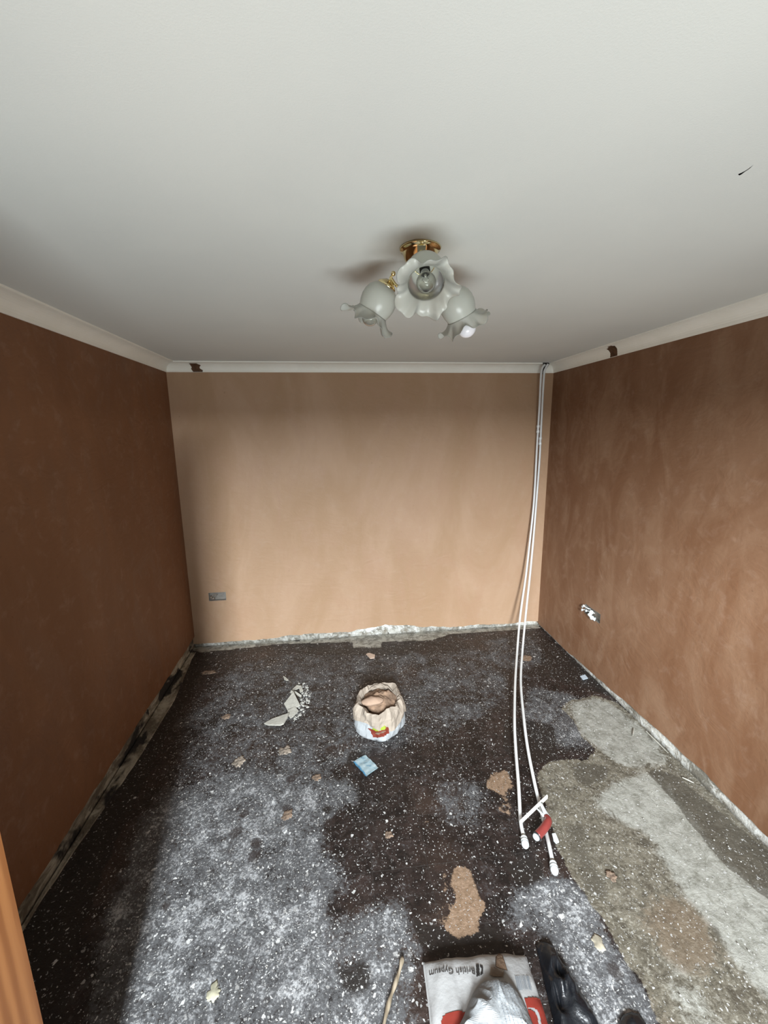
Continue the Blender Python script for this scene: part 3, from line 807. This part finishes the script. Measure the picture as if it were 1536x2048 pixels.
# ------------------------------------------------------------------ open plaster sack, standing, with its collar rolled down
SC = Vector((.222, 2.395, 0))
sack = thing('plaster_sack', 'open white paper sack with cream rolled-down collar and red and lime print', 'sack', SC)
def crum(th, z, amp):
    return amp*(mn.noise((math.cos(th)*2.2+7, math.sin(th)*2.2, z*7)) + .5*mn.noise((math.cos(th)*6, math.sin(th)*6+3, z*20)))
def sackmod(i, th, r, z, amp=.03, ex=1.0):
    rr = r*(1+.07*math.cos(2*(th-1.2)) + .03*math.cos(5*th+1) ) + crum(th, z, amp)
    return max(rr, .001)*ex, z + crum(th+2, z, amp*.5)*(z > .02)
bm = bmesh.new()
lathe(bm, [(.12,.0),(.150,.002),(.162,.018),(.166,.05),(.163,.09),(.160,.13),(.154,.165)], seg=56, mod=lambda i, th, r, z: sackmod(i, th, r, z, .020))
bm.faces.new([v for v in bm.verts][:56][::-1])
mesh_obj('sack_body', bm, M_paper_w, sack)
bm = bmesh.new()
def collar(i, th, r, z):
    rr, zz = sackmod(i, th, r, z, .028)
    if i == 0:      # hanging hem: zigzag, long at the sides and short in the middle of the front
        fr = math.cos(th+PI/2); zz += -.012 + .030*max(0, -math.sin(th))*math.cos(3*th+.4)
        if zz < .012: zz = .012
    return rr, zz
lathe(bm, [(.172,.104),(.170,.125),(.167,.150),(.160,.180),(.147,.196),(.134,.186),(.122,.160),(.112,.135),(.10,.12)], seg=56, mod=collar)
mesh_obj('collar', bm, M_kraft, sack)
# inside flap standing up at the back
bm = bmesh.new(); rows = []
for j in range(6):
    row = []
    for i in range(15):
        th = math.radians(20+ i*8.5); t = j/5
        r = .135-.02*t+.010*mn.noise((i*.7, j*.8, 2)); z = .16+.050*t*math.sin(PI*i/14)+.01*mn.noise((i*.9, j, 6))
        row.append(bm.verts.new((r*math.cos(th), r*math.sin(th), z)))
    rows.append(row)
for a, b in zip(rows, rows[1:]):
    for i in range(14): bm.faces.new((a[i], a[i+1], b[i+1], b[i]))
o = mesh_obj('inner_flap', bm, M_kraft, sack); so = o.modifiers.new('t', 'SOLIDIFY'); so.thickness = .002
# plaster inside
PX = Vector((SC.x+.012, SC.y+.022, 0))
ol = [(PX.x+.112*(1+.1*math.sin(3*a))*math.cos(a), PX.y+.108*(1+.08*math.cos(4*a+1))*math.sin(a)) for a in [2*PI*k/20 for k in range(20)]]
pm = heap('plaster_mound', ol, M_powder, lambda x, y, t: .045+.052*(1-t*t)+.020*mn.noise((x*22, y*22, 0))+.010*mn.noise((x*60, y*60, 1)), z0=.105, rings=14)
recentre(pm); tag(pm, 'lumpy pink-brown plaster powder filling the open sack', 'plaster')
lc = (SC.x-.045, SC.y-.040)
ol = [(lc[0]+.062*(1+.18*math.sin(2*a+.5))*math.cos(a-.3), lc[1]+.040*(1+.12*math.cos(3*a))*math.sin(a-.3)) for a in [2*PI*k/16 for k in range(16)]]
pl = heap('plaster_lump', ol, M_powder_p, lambda x, y, t: .012+.022*(1-t*t)+.003*mn.noise((x*40, y*40, 0)), z0=.188, rings=8)
recentre(pl); tag(pl, 'smooth pale pink lump of plaster at the front of the sack opening', 'plaster')
# printed marks on the sack front (child decals following the body)
def sack_decal(name, poly, mat, off, label):
    bm = bmesh.new(); us = [p[0] for p in poly]; zs = [p[1] for p in poly]; st = .006
    gx = np.arange(min(us), max(us)+st, st); gz = np.arange(min(zs), max(zs)+st, st)
    GX, GZ = np.meshgrid(gx, gz); ins = in_poly(GX+st/2, GZ+st/2, poly); V = {}; fs = []
    def vt(j, i):
        if (j, i) not in V:
            th = -PI/2 + gx[i]/.165; z = gz[j]
            r = float(np.interp(z, [.0,.002,.018,.05,.09,.13], [.12,.15,.162,.166,.163,.160]))
            rr, zz = sackmod(0, th, r, z, .020)
            V[(j, i)] = bm.verts.new(((rr+off)*math.cos(th), (rr+off)*math.sin(th), zz))
        return V[(j, i)]
    for j in range(len(gz)-1):
        for i in range(len(gx)-1):
            if ins[j, i]: fs.append(bm.faces.new((vt(j,i), vt(j,i+1), vt(j+1,i+1), vt(j+1,i))))
    bmesh.ops.solidify(bm, geom=fs, thickness=.001)
    o = mesh_obj(name, bm, mat, sack); o['label'] = label
def up_(P, dz=.022): return [(a_, b_+dz) for a_, b_ in P]
sack_decal('printed_mark', up_([(-.085,.062),(-.065,.038),(-.050,.016),(.0,.022),(.040,.036),(.042,.075),(.028,.082),(-.02,.066)]), M_print_rd, .004, 'dark red printed band')
sack_decal('printed_mark', up_([(-.060,.068),(-.035,.060),(-.005,.066),(.024,.070),(.018,.090),(-.05,.090)]), M_print_y, .0055, 'lime yellow printed patch')
sack_decal('printed_mark', up_([(-.035,.040),(-.002,.046),(.018,.052),(.016,.058),(-.01,.054),(-.04,.047)]), M_powder_p, .0060, 'pale stripe across the red print')

# ------------------------------------------------------------------ blue and white packet
def quad_thing(name, pts_px, mat, thick, label, cat, z=.004, wav=.004, n=10, seed=0):
    c = [upz(q, z) for q in pts_px]; bm = bmesh.new(); V = []
    for j in range(n+1):
        row = []
        for i in range(n+1):
            a = c[0].lerp(c[1], i/n); b = c[3].lerp(c[2], i/n); p = a.lerp(b, j/n)
            p.z = z + wav*(.6+.8*mn.noise((p.x*25+seed, p.y*25, seed))) + wav*.4*math.sin(j*1.9)
            row.append(bm.verts.new(p))
        V.append(row)
    fs = [bm.faces.new((V[j][i], V[j][i+1], V[j+1][i+1], V[j+1][i])) for j in range(n) for i in range(n)]
    bmesh.ops.solidify(bm, geom=fs, thickness=thick)
    return mesh_obj(name, bm, mat, None, True), c
def packet_mat():
    t = NT('packet_print'); 
    tc = t.n('TexCoord').outputs['Generated']; sp = t.n('SeparateXYZ'); t.L(t.mapping(t.obj(), rot=(0,0,math.radians(-28))), sp.inputs[0])
    band = t.ramp(t.math('ADD', sp.outputs[0], t.math('MULTIPLY', t.noise(t.obj(), 30, 3), .02)), -.030, -.018)
    band2 = t.ramp(t.noise(t.mapping(t.obj(), scale=(1, 3, 1), rot=(0,0,math.radians(-28))), 22, 3, .5), .52, .62)
    c = t.mix(band, (.10,.36,.58), (.56,.70,.74))
    c = t.mix(t.math('MULTIPLY', band2, .6), c, (.20,.42,.55))
    ln = t.ramp(t.noise(t.mapping(t.obj(), loc=(2,2,2)), 34, 4, .6), .56, .62)
    c = t.mix(t.math('MULTIPLY', ln, .5), c, (.75,.80,.80))
    t.L(c, t.b.inputs['Base Color']); t.b.inputs['Roughness'].default_value = .35; return t.m
pk, _ = quad_thing('foil_packet', [(706,1525),(730,1510),(757,1536),(733,1554)], packet_mat(), .003, '', '', .006, .006)
recentre(pk); tag(pk, 'small crumpled blue and white packet lying just in front of the open sack', 'packet')

# ------------------------------------------------------------------ broken board pieces and rubble
def shard(px, h, th, label, mat=M_board, seed=0, tilt=(0, 0)):
    P = [upz(q, h) for q in px]; c = sum(P, Vector())/len(P)
    bm = bmesh.new(); top = []; bot = []
    for p in P:
        dz = (p.x-c.x)*tilt[0]+(p.y-c.y)*tilt[1]
        top.append(bm.verts.new((p.x, p.y, h+dz))); bot.append(bm.verts.new((p.x+.001, p.y+.001, h+dz-th)))
    n = len(P); bm.faces.new(top); bm.faces.new(bot[::-1])
    for k in range(n): bm.faces.new((top[k], bot[k], bot[(k+1) % n], top[(k+1) % n]))
    mz = min(v.co.z for v in bm.verts)
    for v in bm.verts: v.co.z -= (mz-.0025)
    o = mesh_obj('board_fragment', bm, mat); recentre(o); tag(o, label, 'debris'); return o
shard([(528,1444),(545,1437),(578,1429),(575,1436),(567,1447),(560,1449),(536,1447)], .02, .010, 'long pointed grey-white board fragment, nearest of the broken pieces', tilt=(.1,.1))
shard([(587,1390),(600,1409),(585,1414),(576,1418),(568,1407)], .030, .009, 'largest squarish board fragment in the middle of the broken pieces', tilt=(.05,.30))
shard([(576,1421),(590,1415),(597,1420),(586,1430),(580,1433),(575,1428)], .020, .008, 'small pale board fragment between the square and the pointed one', tilt=(-.1,.2))
shard([(582,1384),(592,1385),(603,1389),(602,1391),(592,1388),(581,1387)], .022, .008, 'narrow white board sliver behind the squarish fragment', tilt=(0,.5))
shard([(584,1379),(594,1372),(603,1373),(606,1380),(600,1383),(598,1376),(586,1381)], .016, .008, 'curved cream board fragment at the back of the rubble', tilt=(0,.2))
shard([(566,1352),(571,1354),(577,1359),(573,1360),(568,1358)], .012, .006, 'little white chip lying apart behind the rubble', tilt=(0,.1))
shard([(732,1309),(738,1307),(750,1310),(749,1315),(740,1316)], .012, .009, 'pinkish flat fragment lying alone near the back wall', plain('pinkish_chip', (.48,.36,.28), .8, mott=.1), tilt=(0,.1))
def scatter(name, region, n, smin, smax, mat, label, cat, seed, bias=None):
    rnd = random.Random(seed); poly = floorpoly(region); xs = [p[0] for p in poly]; ys = [p[1] for p in poly]
    bm = bmesh.new(); k = 0
    while k < n:
        x, y = rnd.uniform(min(xs), max(xs)), rnd.uniform(min(ys), max(ys))
        if not in_poly(np.array([x]), np.array([y]), poly)[0]: continue
        if not (LW(y)+.03 < x < RW(y)-.03) or not (.3 < y < D-.03): k += 0; continue
        if name == 'plaster_crumbs' and (math.hypot(x-.222, y-2.395) < .22 or any(in_poly(np.array([x]), np.array([y]), floorpoly(P_))[0] for P_ in ([(825,1890),(1070,1870),(1130,2300),(800,2300)], [(1060,1870),(1110,1870),(1230,2050),(1280,2300),(1080,2300)]))): continue
        s = smin + (smax-smin)*rnd.random()**2.5
        v = [bm.verts.new((x+s*rnd.uniform(.5,1)*math.cos(a), y+s*rnd.uniform(.5,1)*math.sin(a), .001)) for a in (0, 1.3, 2.5, 3.8, 5.1)]
        tp = [bm.verts.new((q.co.x+(x-q.co.x)*.35, q.co.y+(y-q.co.y)*.35, .0015+s*rnd.uniform(.35, .7))) for q in v]
        bm.faces.new(tp); bm.faces.new(v[::-1])
        for i in range(5): bm.faces.new((v[i], v[(i+1) % 5], tp[(i+1) % 5], tp[i]))
        k += 1
    o = mesh_obj(name, bm, mat); recentre(o); return tag(o, label, cat, kind='stuff')
scatter('rubble', [(594,1366),(612,1366),(624,1385),(618,1412),(606,1430),(592,1442),(582,1440),(598,1412),(604,1392)], 170, .003, .013, M_crumb, 'heap of cream crumbled rubble right of the broken board pieces', 'rubble', 3)
scatter('plaster_crumbs', [(330,1400),(1070,1300),(1500,1720),(1530,2100),(100,2100),(120,1900)], 900, .0012, .0048, M_crumb, 'white plaster crumbs scattered over the whole dirty floor', 'crumbs', 8)

# ------------------------------------------------------------------ dried plaster splats on the floor
def splat(px, rx, ry, label, mat=M_splat, seed=0, h=.004):
    c = upz(px, 0); n = 34; h = .0018
    ol = []
    for k in range(n):
        a = 2*PI*k/n; r = 1+.45*mn.noise((math.cos(a)*1.4+seed*3.1, math.sin(a)*1.4, seed))+.40*mn.noise((math.cos(a)*4, math.sin(a)*4, seed+5))+.2*mn.noise((math.cos(a)*9, math.sin(a)*9, seed+5))
        ol.append((c.x+rx*r*math.cos(a), c.y+ry*r*math.sin(a)))
    o = heap('plaster_splat', ol, mat, lambda x, y, t: .0025+h*(1-t**4)+.002*mn.noise((x*50, y*50, seed)), rings=5, sub=1)
    recentre(o); tag(o, label, 'splat', 'dried plaster splats on the floor'); return o
splat((453,1434), .032, .022, 'grey-pink splat nearest the left wall')
splat((571,1501), .040, .034, 'ragged pale splat in front of the pointed board fragment', M_splat_p, 2)
splat((478,1524), .034, .040, 'round pink-cream splat on the left part of the floor', M_splat_p, 3, .006)
splat((633,1555), .027, .024, 'small round tan splat left of the blue packet', M_splat, 4)
splat((575,1630), .024, .028, 'small round tan splat on the grey dusty floor', M_splat, 5)
splat((418,1345), .050, .028, 'brownish splat near the back left corner', M_splat, 6, .003)
splat((427,2005-20), .022, .024, 'cream yellow splat at the bottom left of the floor', plain('cream_splat', (.42,.40,.29), .8, mott=.5), 7, .006)
splat((1223,1752), .020, .020, 'small pinkish splat on the concrete right of the pipe ends', M_splat, 8, .003)
splat((1196,1886), .020, .026, 'cream round splat right of the black polythene', plain('cream_splat_b', (.36,.32,.24), .8, mott=.5), 9, .005)
splat((778,1670), .020, .018, 'tan splat on the dark middle of the floor', M_splat, 10, .003)

# small white offcuts by the pipe ends
sh = shard([(1104,1667),(1111,1666),(1115,1675),(1118,1683),(1112,1686),(1107,1680)], .010, .008, 'small white plastic offcut beside the right pipe', M_plastic)
sh.name = 'plastic_offcut'; sh['category'] = 'offcut'
sh = shard([(1160,1352),(1170,1349),(1176,1356),(1166,1359)], .008, .006, 'small blue-white scrap by the right wall', plain('bluish_scrap', (.45,.52,.58), .7))
sh.name = 'scrap'; sh['category'] = 'scrap'
for (a, b, lab) in (((1310,1459),(1358,1502),'upper thin pale wood splinter leaning along the right wall foot'), ((1365,1553),(1388,1564),'short wood splinter sticking out from the right wall foot'),
                    ((1268,1455),(1266,1470),'tiny white splinter on the pale concrete')):
    pa, pb = upz(a, .012), upz(b, .012)
    if pa.x > RW(pa.y)-.012: pa.x = RW(pa.y)-.012
    if pb.x > RW(pb.y)-.012: pb.x = RW(pb.y)-.012
    bm = bmesh.new(); tube(bm, [pa, pa.lerp(pb, .5)+Vector((0,0,.001)), pb], [.003,.0045,.002], 5)
    o = mesh_obj('wood_splinter', bm, M_board); recentre(o); o.location.z = .003; tag(o, lab, 'splinter')

# ------------------------------------------------------------------ scraper with red handle lying over the pipe ends
scr = thing('scraper', 'hand scraper with red handle and white T-shaped head lying across the pipes', 'scraper', upz((1080,1640), 0))
A, B = upz((1042,1643), .044), upz((1094,1593), .052)
bm = bmesh.new(); d = (B-A).normalized(); s = d.cross(Vector((0,0,1))).normalized()
for sgn in (1,):
    vs = []
    for p in (A, B):
        for a_, b_ in ((-.0045,-.008),(.0045,-.008),(.0045,.006),(.0015,.011),(-.0015,.011),(-.0045,.006)):
            vs.append(bm.verts.new(p+s*a_+Vector((0,0,b_))))
    bm.faces.new(vs[:6]); bm.faces.new(vs[6:][::-1])
    for k in range(6): bm.faces.new((vs[k], vs[(k+1) % 6], vs[6+(k+1) % 6], vs[6+k]))
rel(mesh_obj('blade_bar', bm, plain('cream_plastic_bar', (.78,.77,.70), .4), scr))
n0 = upz((1081,1606), .050); n1 = upz((1094,1633), .046)
bm = bmesh.new()
q0 = upz((1079,1609), .050); q1 = upz((1085,1603), .050)
tube(bm, [q0.lerp(q1,.5), n0.lerp(n1,.25), n0.lerp(n1,.6), n1, n1+(n1-n0)*.1], [.0085,.0075,.010,.0135,.014], 14)
tube(bm, [upz((1071,1614), .046), upz((1079,1622), .046), upz((1088,1633), .044)], [.003,.004,.006], 8)
rel(mesh_obj('neck', bm, M_plastic, scr, True))
h0, h1, h2, h3 = upz((1093,1632), .046), upz((1096,1642), .044), upz((1088,1656), .038), upz((1074,1672), .030)
pts = catmull([h0, h1, h2, h3], 6)
bm = bmesh.new(); tube(bm, pts, [.0135+.0055*min(1, i/8) for i in range(len(pts))], 20)
rel(mesh_obj('handle', bm, M_red, scr, True))
dd = (pts[-1]-pts[-2]).normalized()
bm = bmesh.new(); tube(bm, [h3-dd*.001, h3+dd*.004], .0205, 20); rel(mesh_obj('grip_ring', bm, M_blackrub, scr, True))
bm = bmesh.new(); tube(bm, [h3+dd*.003, h3+dd*.008, h3+dd*.015, h3+dd*.018], [.0165,.0165,.013,.006], 20); rel(mesh_obj('end_cap', bm, M_plastic, scr, True))

# ------------------------------------------------------------------ big plaster bag lying at the front
TH = .085
bl, br_ = upz((846,1916), TH*.6), upz((1052,1900), TH*.6)
wx = (br_-bl); wx.z = 0; Wd = wx.length; ex = wx.normalized(); ey = Vector((ex.y, -ex.x, 0))   # ey towards the camera
LEN = .62
BO = Vector((bl.x, bl.y, 0))
bag = thing('gypsum_bag', 'full white printed plaster bag lying flat at the front', 'bag', BO+ex*(Wd/2)+ey*(LEN/2))
def bag_z(u, v):       # u across 0..1, v along 0..1 -> top height
    e = (1-abs(2*u-1)**3.2)*(1-abs(2*v-1)**7)
    e = max(0, e)**.45
    z = .030+ (TH-.030)*e
    x = u*Wd; y = v*LEN
    fold = -.006*math.exp(-((u-.27-.05*v)/.03)**2)*(v < .8) + .004*mn.noise((x*10, y*7, 1)) + .0025*mn.noise((x*30, y*14, 2))
    # diagonal creases running in from the left edge
    fold += .004*math.sin((x*1.6+y*.7)*60)*math.exp(-(u/.16)**2)
    fold += .004*math.sin((y)*90)*math.exp(-((1-u)/.08)**2)
    return z+fold*e
def bag_p(u, v, off=0.0):
    return BO+ex*(u*Wd)+ey*(v*LEN)+Vector((0, 0, bag_z(u, v)+off))
def build_bag():
    bm = bmesh.new(); nu, nv = 70, 84; T = []; Bt = []
    for j in range(nv+1):
        v = j/nv
        rt, rb = [], []
        for i in range(nu+1):
            u = i/nu; bul = .006*mn.noise((u*4, v*9, 8)); edge = (1 if u in (0., 1.) else 0)
            p = bag_p(u, v); p += ex*(bul*(abs(2*u-1)**4)) + ey*(.008*mn.noise((u*6, 3, 4))*(abs(2*v-1)**6))
            rt.append(bm.verts.new(p))
            k = min(1, (1-abs(2*u-1)**6)*(1-abs(2*v-1)**10)*3)
            rb.append(bm.verts.new(Vector((p.x, p.y, .028*(1-k)+.002))))
        T.append(rt); Bt.append(rb)
    for j in range(nv):
        for i in range(nu):
            bm.faces.new((T[j][i], T[j][i+1], T[j+1][i+1], T[j+1][i])); bm.faces.new((Bt[j][i], Bt[j+1][i], Bt[j+1][i+1], Bt[j][i+1]))
    for i in range(nu):
        bm.faces.new((T[0][i], Bt[0][i], Bt[0][i+1], T[0][i+1])); bm.faces.new((T[nv][i], T[nv][i+1], Bt[nv][i+1], Bt[nv][i]))
    for j in range(nv):
        bm.faces.new((T[j][0], T[j+1][0], Bt[j+1][0], Bt[j][0])); bm.faces.new((T[j][nu], Bt[j][nu], Bt[j+1][nu], T[j+1][nu]))
    rel(mesh_obj('paper_cover', bm, M_paper, bag, True))
build_bag()
def bag_uv(q):        # pixel -> bag coordinates (u,v)
    z = TH
    for _ in range(8):
        p = upz(q, z)-BO; u = p.dot(ex)/Wd; v = p.dot(ey)/LEN; z = bag_z(min(max(u,0),1), min(max(v,0),1))
    return u, v
def bag_decal(name, px_or_uv, mat, off=.0022, label=None, px=True, holes=(), st=.003):
    poly = [bag_uv(q) for q in px_or_uv] if px else px_or_uv
    poly = [(a*Wd, b*LEN) for a, b in poly]; hs = [[(a*Wd, b*LEN) for a, b in ([bag_uv(q) for q in h] if px else h)] for h in holes]
    bm = bmesh.new(); us = [p[0] for p in poly]; vs = [p[1] for p in poly]
    gx = np.arange(min(us), max(us)+st, st); gy = np.arange(min(vs), max(vs)+st, st)
    GX, GY = np.meshgrid(gx, gy); ins = in_poly(GX+st/2, GY+st/2, poly)
    for h in hs: ins &= ~in_poly(GX+st/2, GY+st/2, h)
    ins &= (GX > .004) & (GX+st < Wd-.004)
    V = {}; fs = []
    def vt(j, i):
        if (j, i) not in V: V[(j, i)] = bm.verts.new(bag_p(gx[i]/Wd, gy[j]/LEN, off))
        return V[(j, i)]
    for j in range(len(gy)-1):
        for i in range(len(gx)-1):
            if ins[j, i]: fs.append(bm.faces.new((vt(j,i), vt(j,i+1), vt(j+1,i+1), vt(j+1,i))))
    if not fs: bm.free(); return
    bmesh.ops.solidify(bm, geom=fs, thickness=.0006)
    o = rel(mesh_obj(name, bm, mat, bag, True))
    if label: o['label'] = label
def text_mesh(body, size, bold=.0):
    cu = bpy.data.curves.new('tmp', 'FONT'); cu.body = body; cu.size = size; cu.offset = bold
    cu.resolution_u = 3; o = bpy.data.objects.new('tmp', cu); C.objects.link(o)
    dg = bpy.context.evaluated_depsgraph_get(); dg.update()
    me = bpy.data.meshes.new_from_object(o.evaluated_get(dg)); bpy.data.objects.remove(o); bpy.data.curves.remove(cu)
    return me
def bag_text(body, q0, q1, mat, label):
    # q0: where the first letter starts, q1: where the last ends; text reads from q0 to q1, upside down for the viewer
    me = text_mesh(body, 1.0, .012)
    xs = [v.co.x for v in me.vertices]; wd = max(xs)-min(xs); x0 = min(xs)
    a = Vector((bag_uv(q0)[0]*Wd, bag_uv(q0)[1]*LEN)); b = Vector((bag_uv(q1)[0]*Wd, bag_uv(q1)[1]*LEN))
    s = (b-a).length/wd; e = (b-a).normalized(); n = Vector((-e.y, e.x))
    if n.y < 0: n = -n          # letter tops point towards the camera (+v)
    bm = bmesh.new(); bm.from_mesh(me); bpy.data.meshes.remove(me)
    bmesh.ops.triangulate(bm, faces=bm.faces[:]); bmesh.ops.subdivide_edges(bm, edges=[x for x in bm.edges if x.calc_length() > .15], cuts=1)
    for v in bm.verts:
        c = a + e*((v.co.x-x0)*s) + n*(v.co.y*s*1.1); v.co = bag_p(c.x/Wd, c.y/LEN, .0026)
    o = rel(mesh_obj('lettering', bm, mat, bag)); o['label'] = label
bag_text('British Gypsum', (949,1937), (858,1943), M_print_k, 'black lettering reading British Gypsum, upside down')
bag_decal('logo_mark', [(952,1930),(958,1929),(960,1953),(953,1954)], M_print_k, label='black block of the maker mark', st=.002)
bag_decal('logo_mark', [(960,1930),(966,1933),(966,1948),(961,1952),(961,1946),(963,1944),(963,1937),(960,1935)], M_print_k, label='black curl of the maker mark', st=.0015)
# barcode: separate thin bars, one printed part
def barcode():
    bm = bmesh.new(); a, b, c = [Vector((bag_uv(q)[0]*Wd, bag_uv(q)[1]*LEN)) for q in ((1030,1953),(1058,1953),(1036,1982))]
    e = (b-a); n = (c-a); rnd = random.Random(5); x = 0
    while x < 1:
        wdt = rnd.choice((.02,.03,.05)); 
        for k in range(6):
            P = [a+e*(x)+n*(k/6), a+e*min(1, x+wdt)+n*(k/6), a+e*min(1, x+wdt)+n*((k+1)/6), a+e*x+n*((k+1)/6)]
            bm.faces.new([bm.verts.new(bag_p(p.x/Wd, p.y/LEN, .0026)) for p in P])
        x += wdt+rnd.choice((.02,.035,.05))
    o = rel(mesh_obj('barcode', bm, M_print_g, bag)); o['label'] = 'grey printed barcode'
barcode()
bag_decal('printed_logo', [(1049,1998),(1062,1996),(1076,1998),(1084,2006),(1092,2026),(1100,2060),(1062,2060),(1055,2020)], M_print_r, label='red rounded logo with white arc on the right',
          holes=[[(1056,2016),(1066,2016),(1075,2022),(1080,2032),(1085,2060),(1079,2060),(1075,2036),(1070,2026),(1062,2021),(1057,2021)]], st=.0025)
bag_decal('printed_logo', [(883,2044),(886,2034),(894,2028),(905,2025),(920,2023),(960,2023),(960,2075),(880,2075)], M_print_r, label='red rounded logo at the left', st=.003)
# torn valve of the bag: small brown-lined flap with a pale tab
bag_decal('torn_valve', [(992,1915),(998,1908),(1004,1912),(1010,1925),(1015,1943),(1008,1941),(998,1938),(991,1934)], M_kraft_d, off=.004, label='brown torn opening', st=.002)
bag_decal('paper_tab', [(981,1936),(992,1937),(1008,1943),(1007,1955),(990,1956),(979,1952)], M_kraft, off=.006, label='cream paper tab', st=.002)

# crumpled sheet of printed paper lying on top of the bag
ol_px = [(962,1962),(972,1956),(985,1955),(1000,1956),(1014,1960),(1027,1968),(1038,1982),(1048,2000),(1056,2018),(1068,2048),(1080,2085),(900,2085),(918,2046),(928,2026),(938,2000),(948,1980)]
Z1 = TH+.006
ol = [tuple(upz(q, Z1+.012))[:2] for q in ol_px]
def crump(x, y, t):
    b = .035*(1-t**2.6)
    r1 = 1-abs(mn.noise((x*11, y*8, 3)))*2.6; r2 = 1-abs(mn.noise((x*26+4, y*19, 7)))*2.4
    return .006+b+(.016*r1+.007*r2)*(1-t**5)*.8
cs = heap('crumpled_sheet', ol, plain('thin_crumpled_paper', (.225,.235,.24), .6, mott=.15, mscale=14, bump=.5, bscale=40), crump, z0=Z1-.004, rings=30, sub=5, smooth=False)
recentre(cs); tag(cs, 'crumpled white paper with small printed text on top of the plaster bag', 'paper')
# printed lines on it
cx_, cy2 = [sum(p[i] for p in ol)/len(ol) for i in (0, 1)]
def sheet_z(x, y):
    # radial parameter against the outline
    n = len(ol); best = 1.0; vx, vy = x-cx_, y-cy2
    for i in range(n):
        ax_, ay_ = ol[i][0]-cx_, ol[i][1]-cy2; bx_, by_ = ol[(i+1) % n][0]-cx_, ol[(i+1) % n][1]-cy2
        det = ax_*by_-ay_*bx_
        if abs(det) < 1e-9: continue
        s_ = (vx*by_-vy*bx_)/det; t_ = (ax_*vy-ay_*vx)/det
        if s_ >= 0 and t_ >= 0: best = s_+t_; break
    return Z1-.004+crump(x, y, best), best
def sheet_lines():
    bm = bmesh.new(); rnd = random.Random(9)
    def stroke(q0, q1):
        a, b = upz(q0, Z1+.03), upz(q1, Z1+.03); L_ = (b-a).length; x = 0; d = (b-a).normalized(); s = Vector((-d.y, d.x, 0))
        while x < L_:
            w_ = rnd.uniform(.002, .006)
            P = []
            for du, ds in ((x,-.0009),(x+w_,-.0009),(x+w_,.0009),(x,.0009)):
                p = a+d*du+s*ds; z, t = sheet_z(p.x, p.y); P.append((Vector((p.x, p.y, z+.0045)), t))
            if all(t < .97 for _, t in P): bm.faces.new([bm.verts.new(p) for p, _ in P])
            x += w_+rnd.uniform(.001, .003)
    for i, x in enumerate((984,989,993,1001,1006,1012,1019,1024)):
        stroke((x-3, 1966+abs(i-2)), (x+4+i*2, 2008+i))
    for i, x in enumerate((1003,1010,1017,1024,1031,1038,1045)):
        stroke((x, 2016+i), (x+10+i, 2050))
    o = mesh_obj('printed_text', bm, M_print_g, cs); o['label'] = 'rows of tiny grey printed text'
    o.matrix_parent_inverse = Matrix.Translation(-cs.location)
sheet_lines()

# ------------------------------------------------------------------ black polythene beside the bag
ol_px = [(1072,1890),(1078,1882),(1090,1881),(1103,1890),(1113,1905),(1124,1925),(1140,1945),(1152,1965),(1166,1990),(1182,2015),(1200,2048),(1215,2085),(1120,2100),(1112,2060),(1100,2010),(1090,1970),(1082,1930)]
ol = floorpoly(ol_px, .012)
def folds(x, y, t):
    a = (x*.75+y*1.0)
    return .006+(.034*(1-t**1.8)+.016*abs(math.sin((x*1.0-y*.25)*75+6*mn.noise((x*6, y*6, 1))))*(1-t**3)+.016*(1-2.5*abs(mn.noise((x*20, y*14, 5))))*(1-t**4))
bp = heap('polythene_sheet', ol, M_bin, folds, rings=26, sub=5, z0=.002)
recentre(bp); tag(bp, 'bunched black polythene lying right of the plaster bag', 'plastic sheet')
ol_px = [(1238,2046),(1246,2030),(1262,2024),(1280,2030),(1292,2048),(1300,2085),(1235,2085)]
bp = heap('polythene_sheet', floorpoly(ol_px, .006), M_bin, lambda x, y, t: .005+.018*(1-t*t)+.010*abs(mn.noise((x*22, y*22, 5))), rings=8, sub=3, z0=.002)
recentre(bp); tag(bp, 'small black polythene scrap at the bottom edge right of the bunched one', 'plastic sheet')

# ------------------------------------------------------------------ stick
pts = [upz(q, .012) for q in ((805,1915),(800,1938),(788,1975),(778,2005),(768,2048),(758,2100))]
bm = bmesh.new(); tube(bm, catmull(pts, 5), [.0065+.0015*math.sin(i*.9) for i in range(26)], 8)
st = mesh_obj('wooden_stick', bm, M_stick, None, True); recentre(st); st.location.z = .0035
tag(st, 'thin weathered wooden stick lying left of the plaster bag', 'stick')
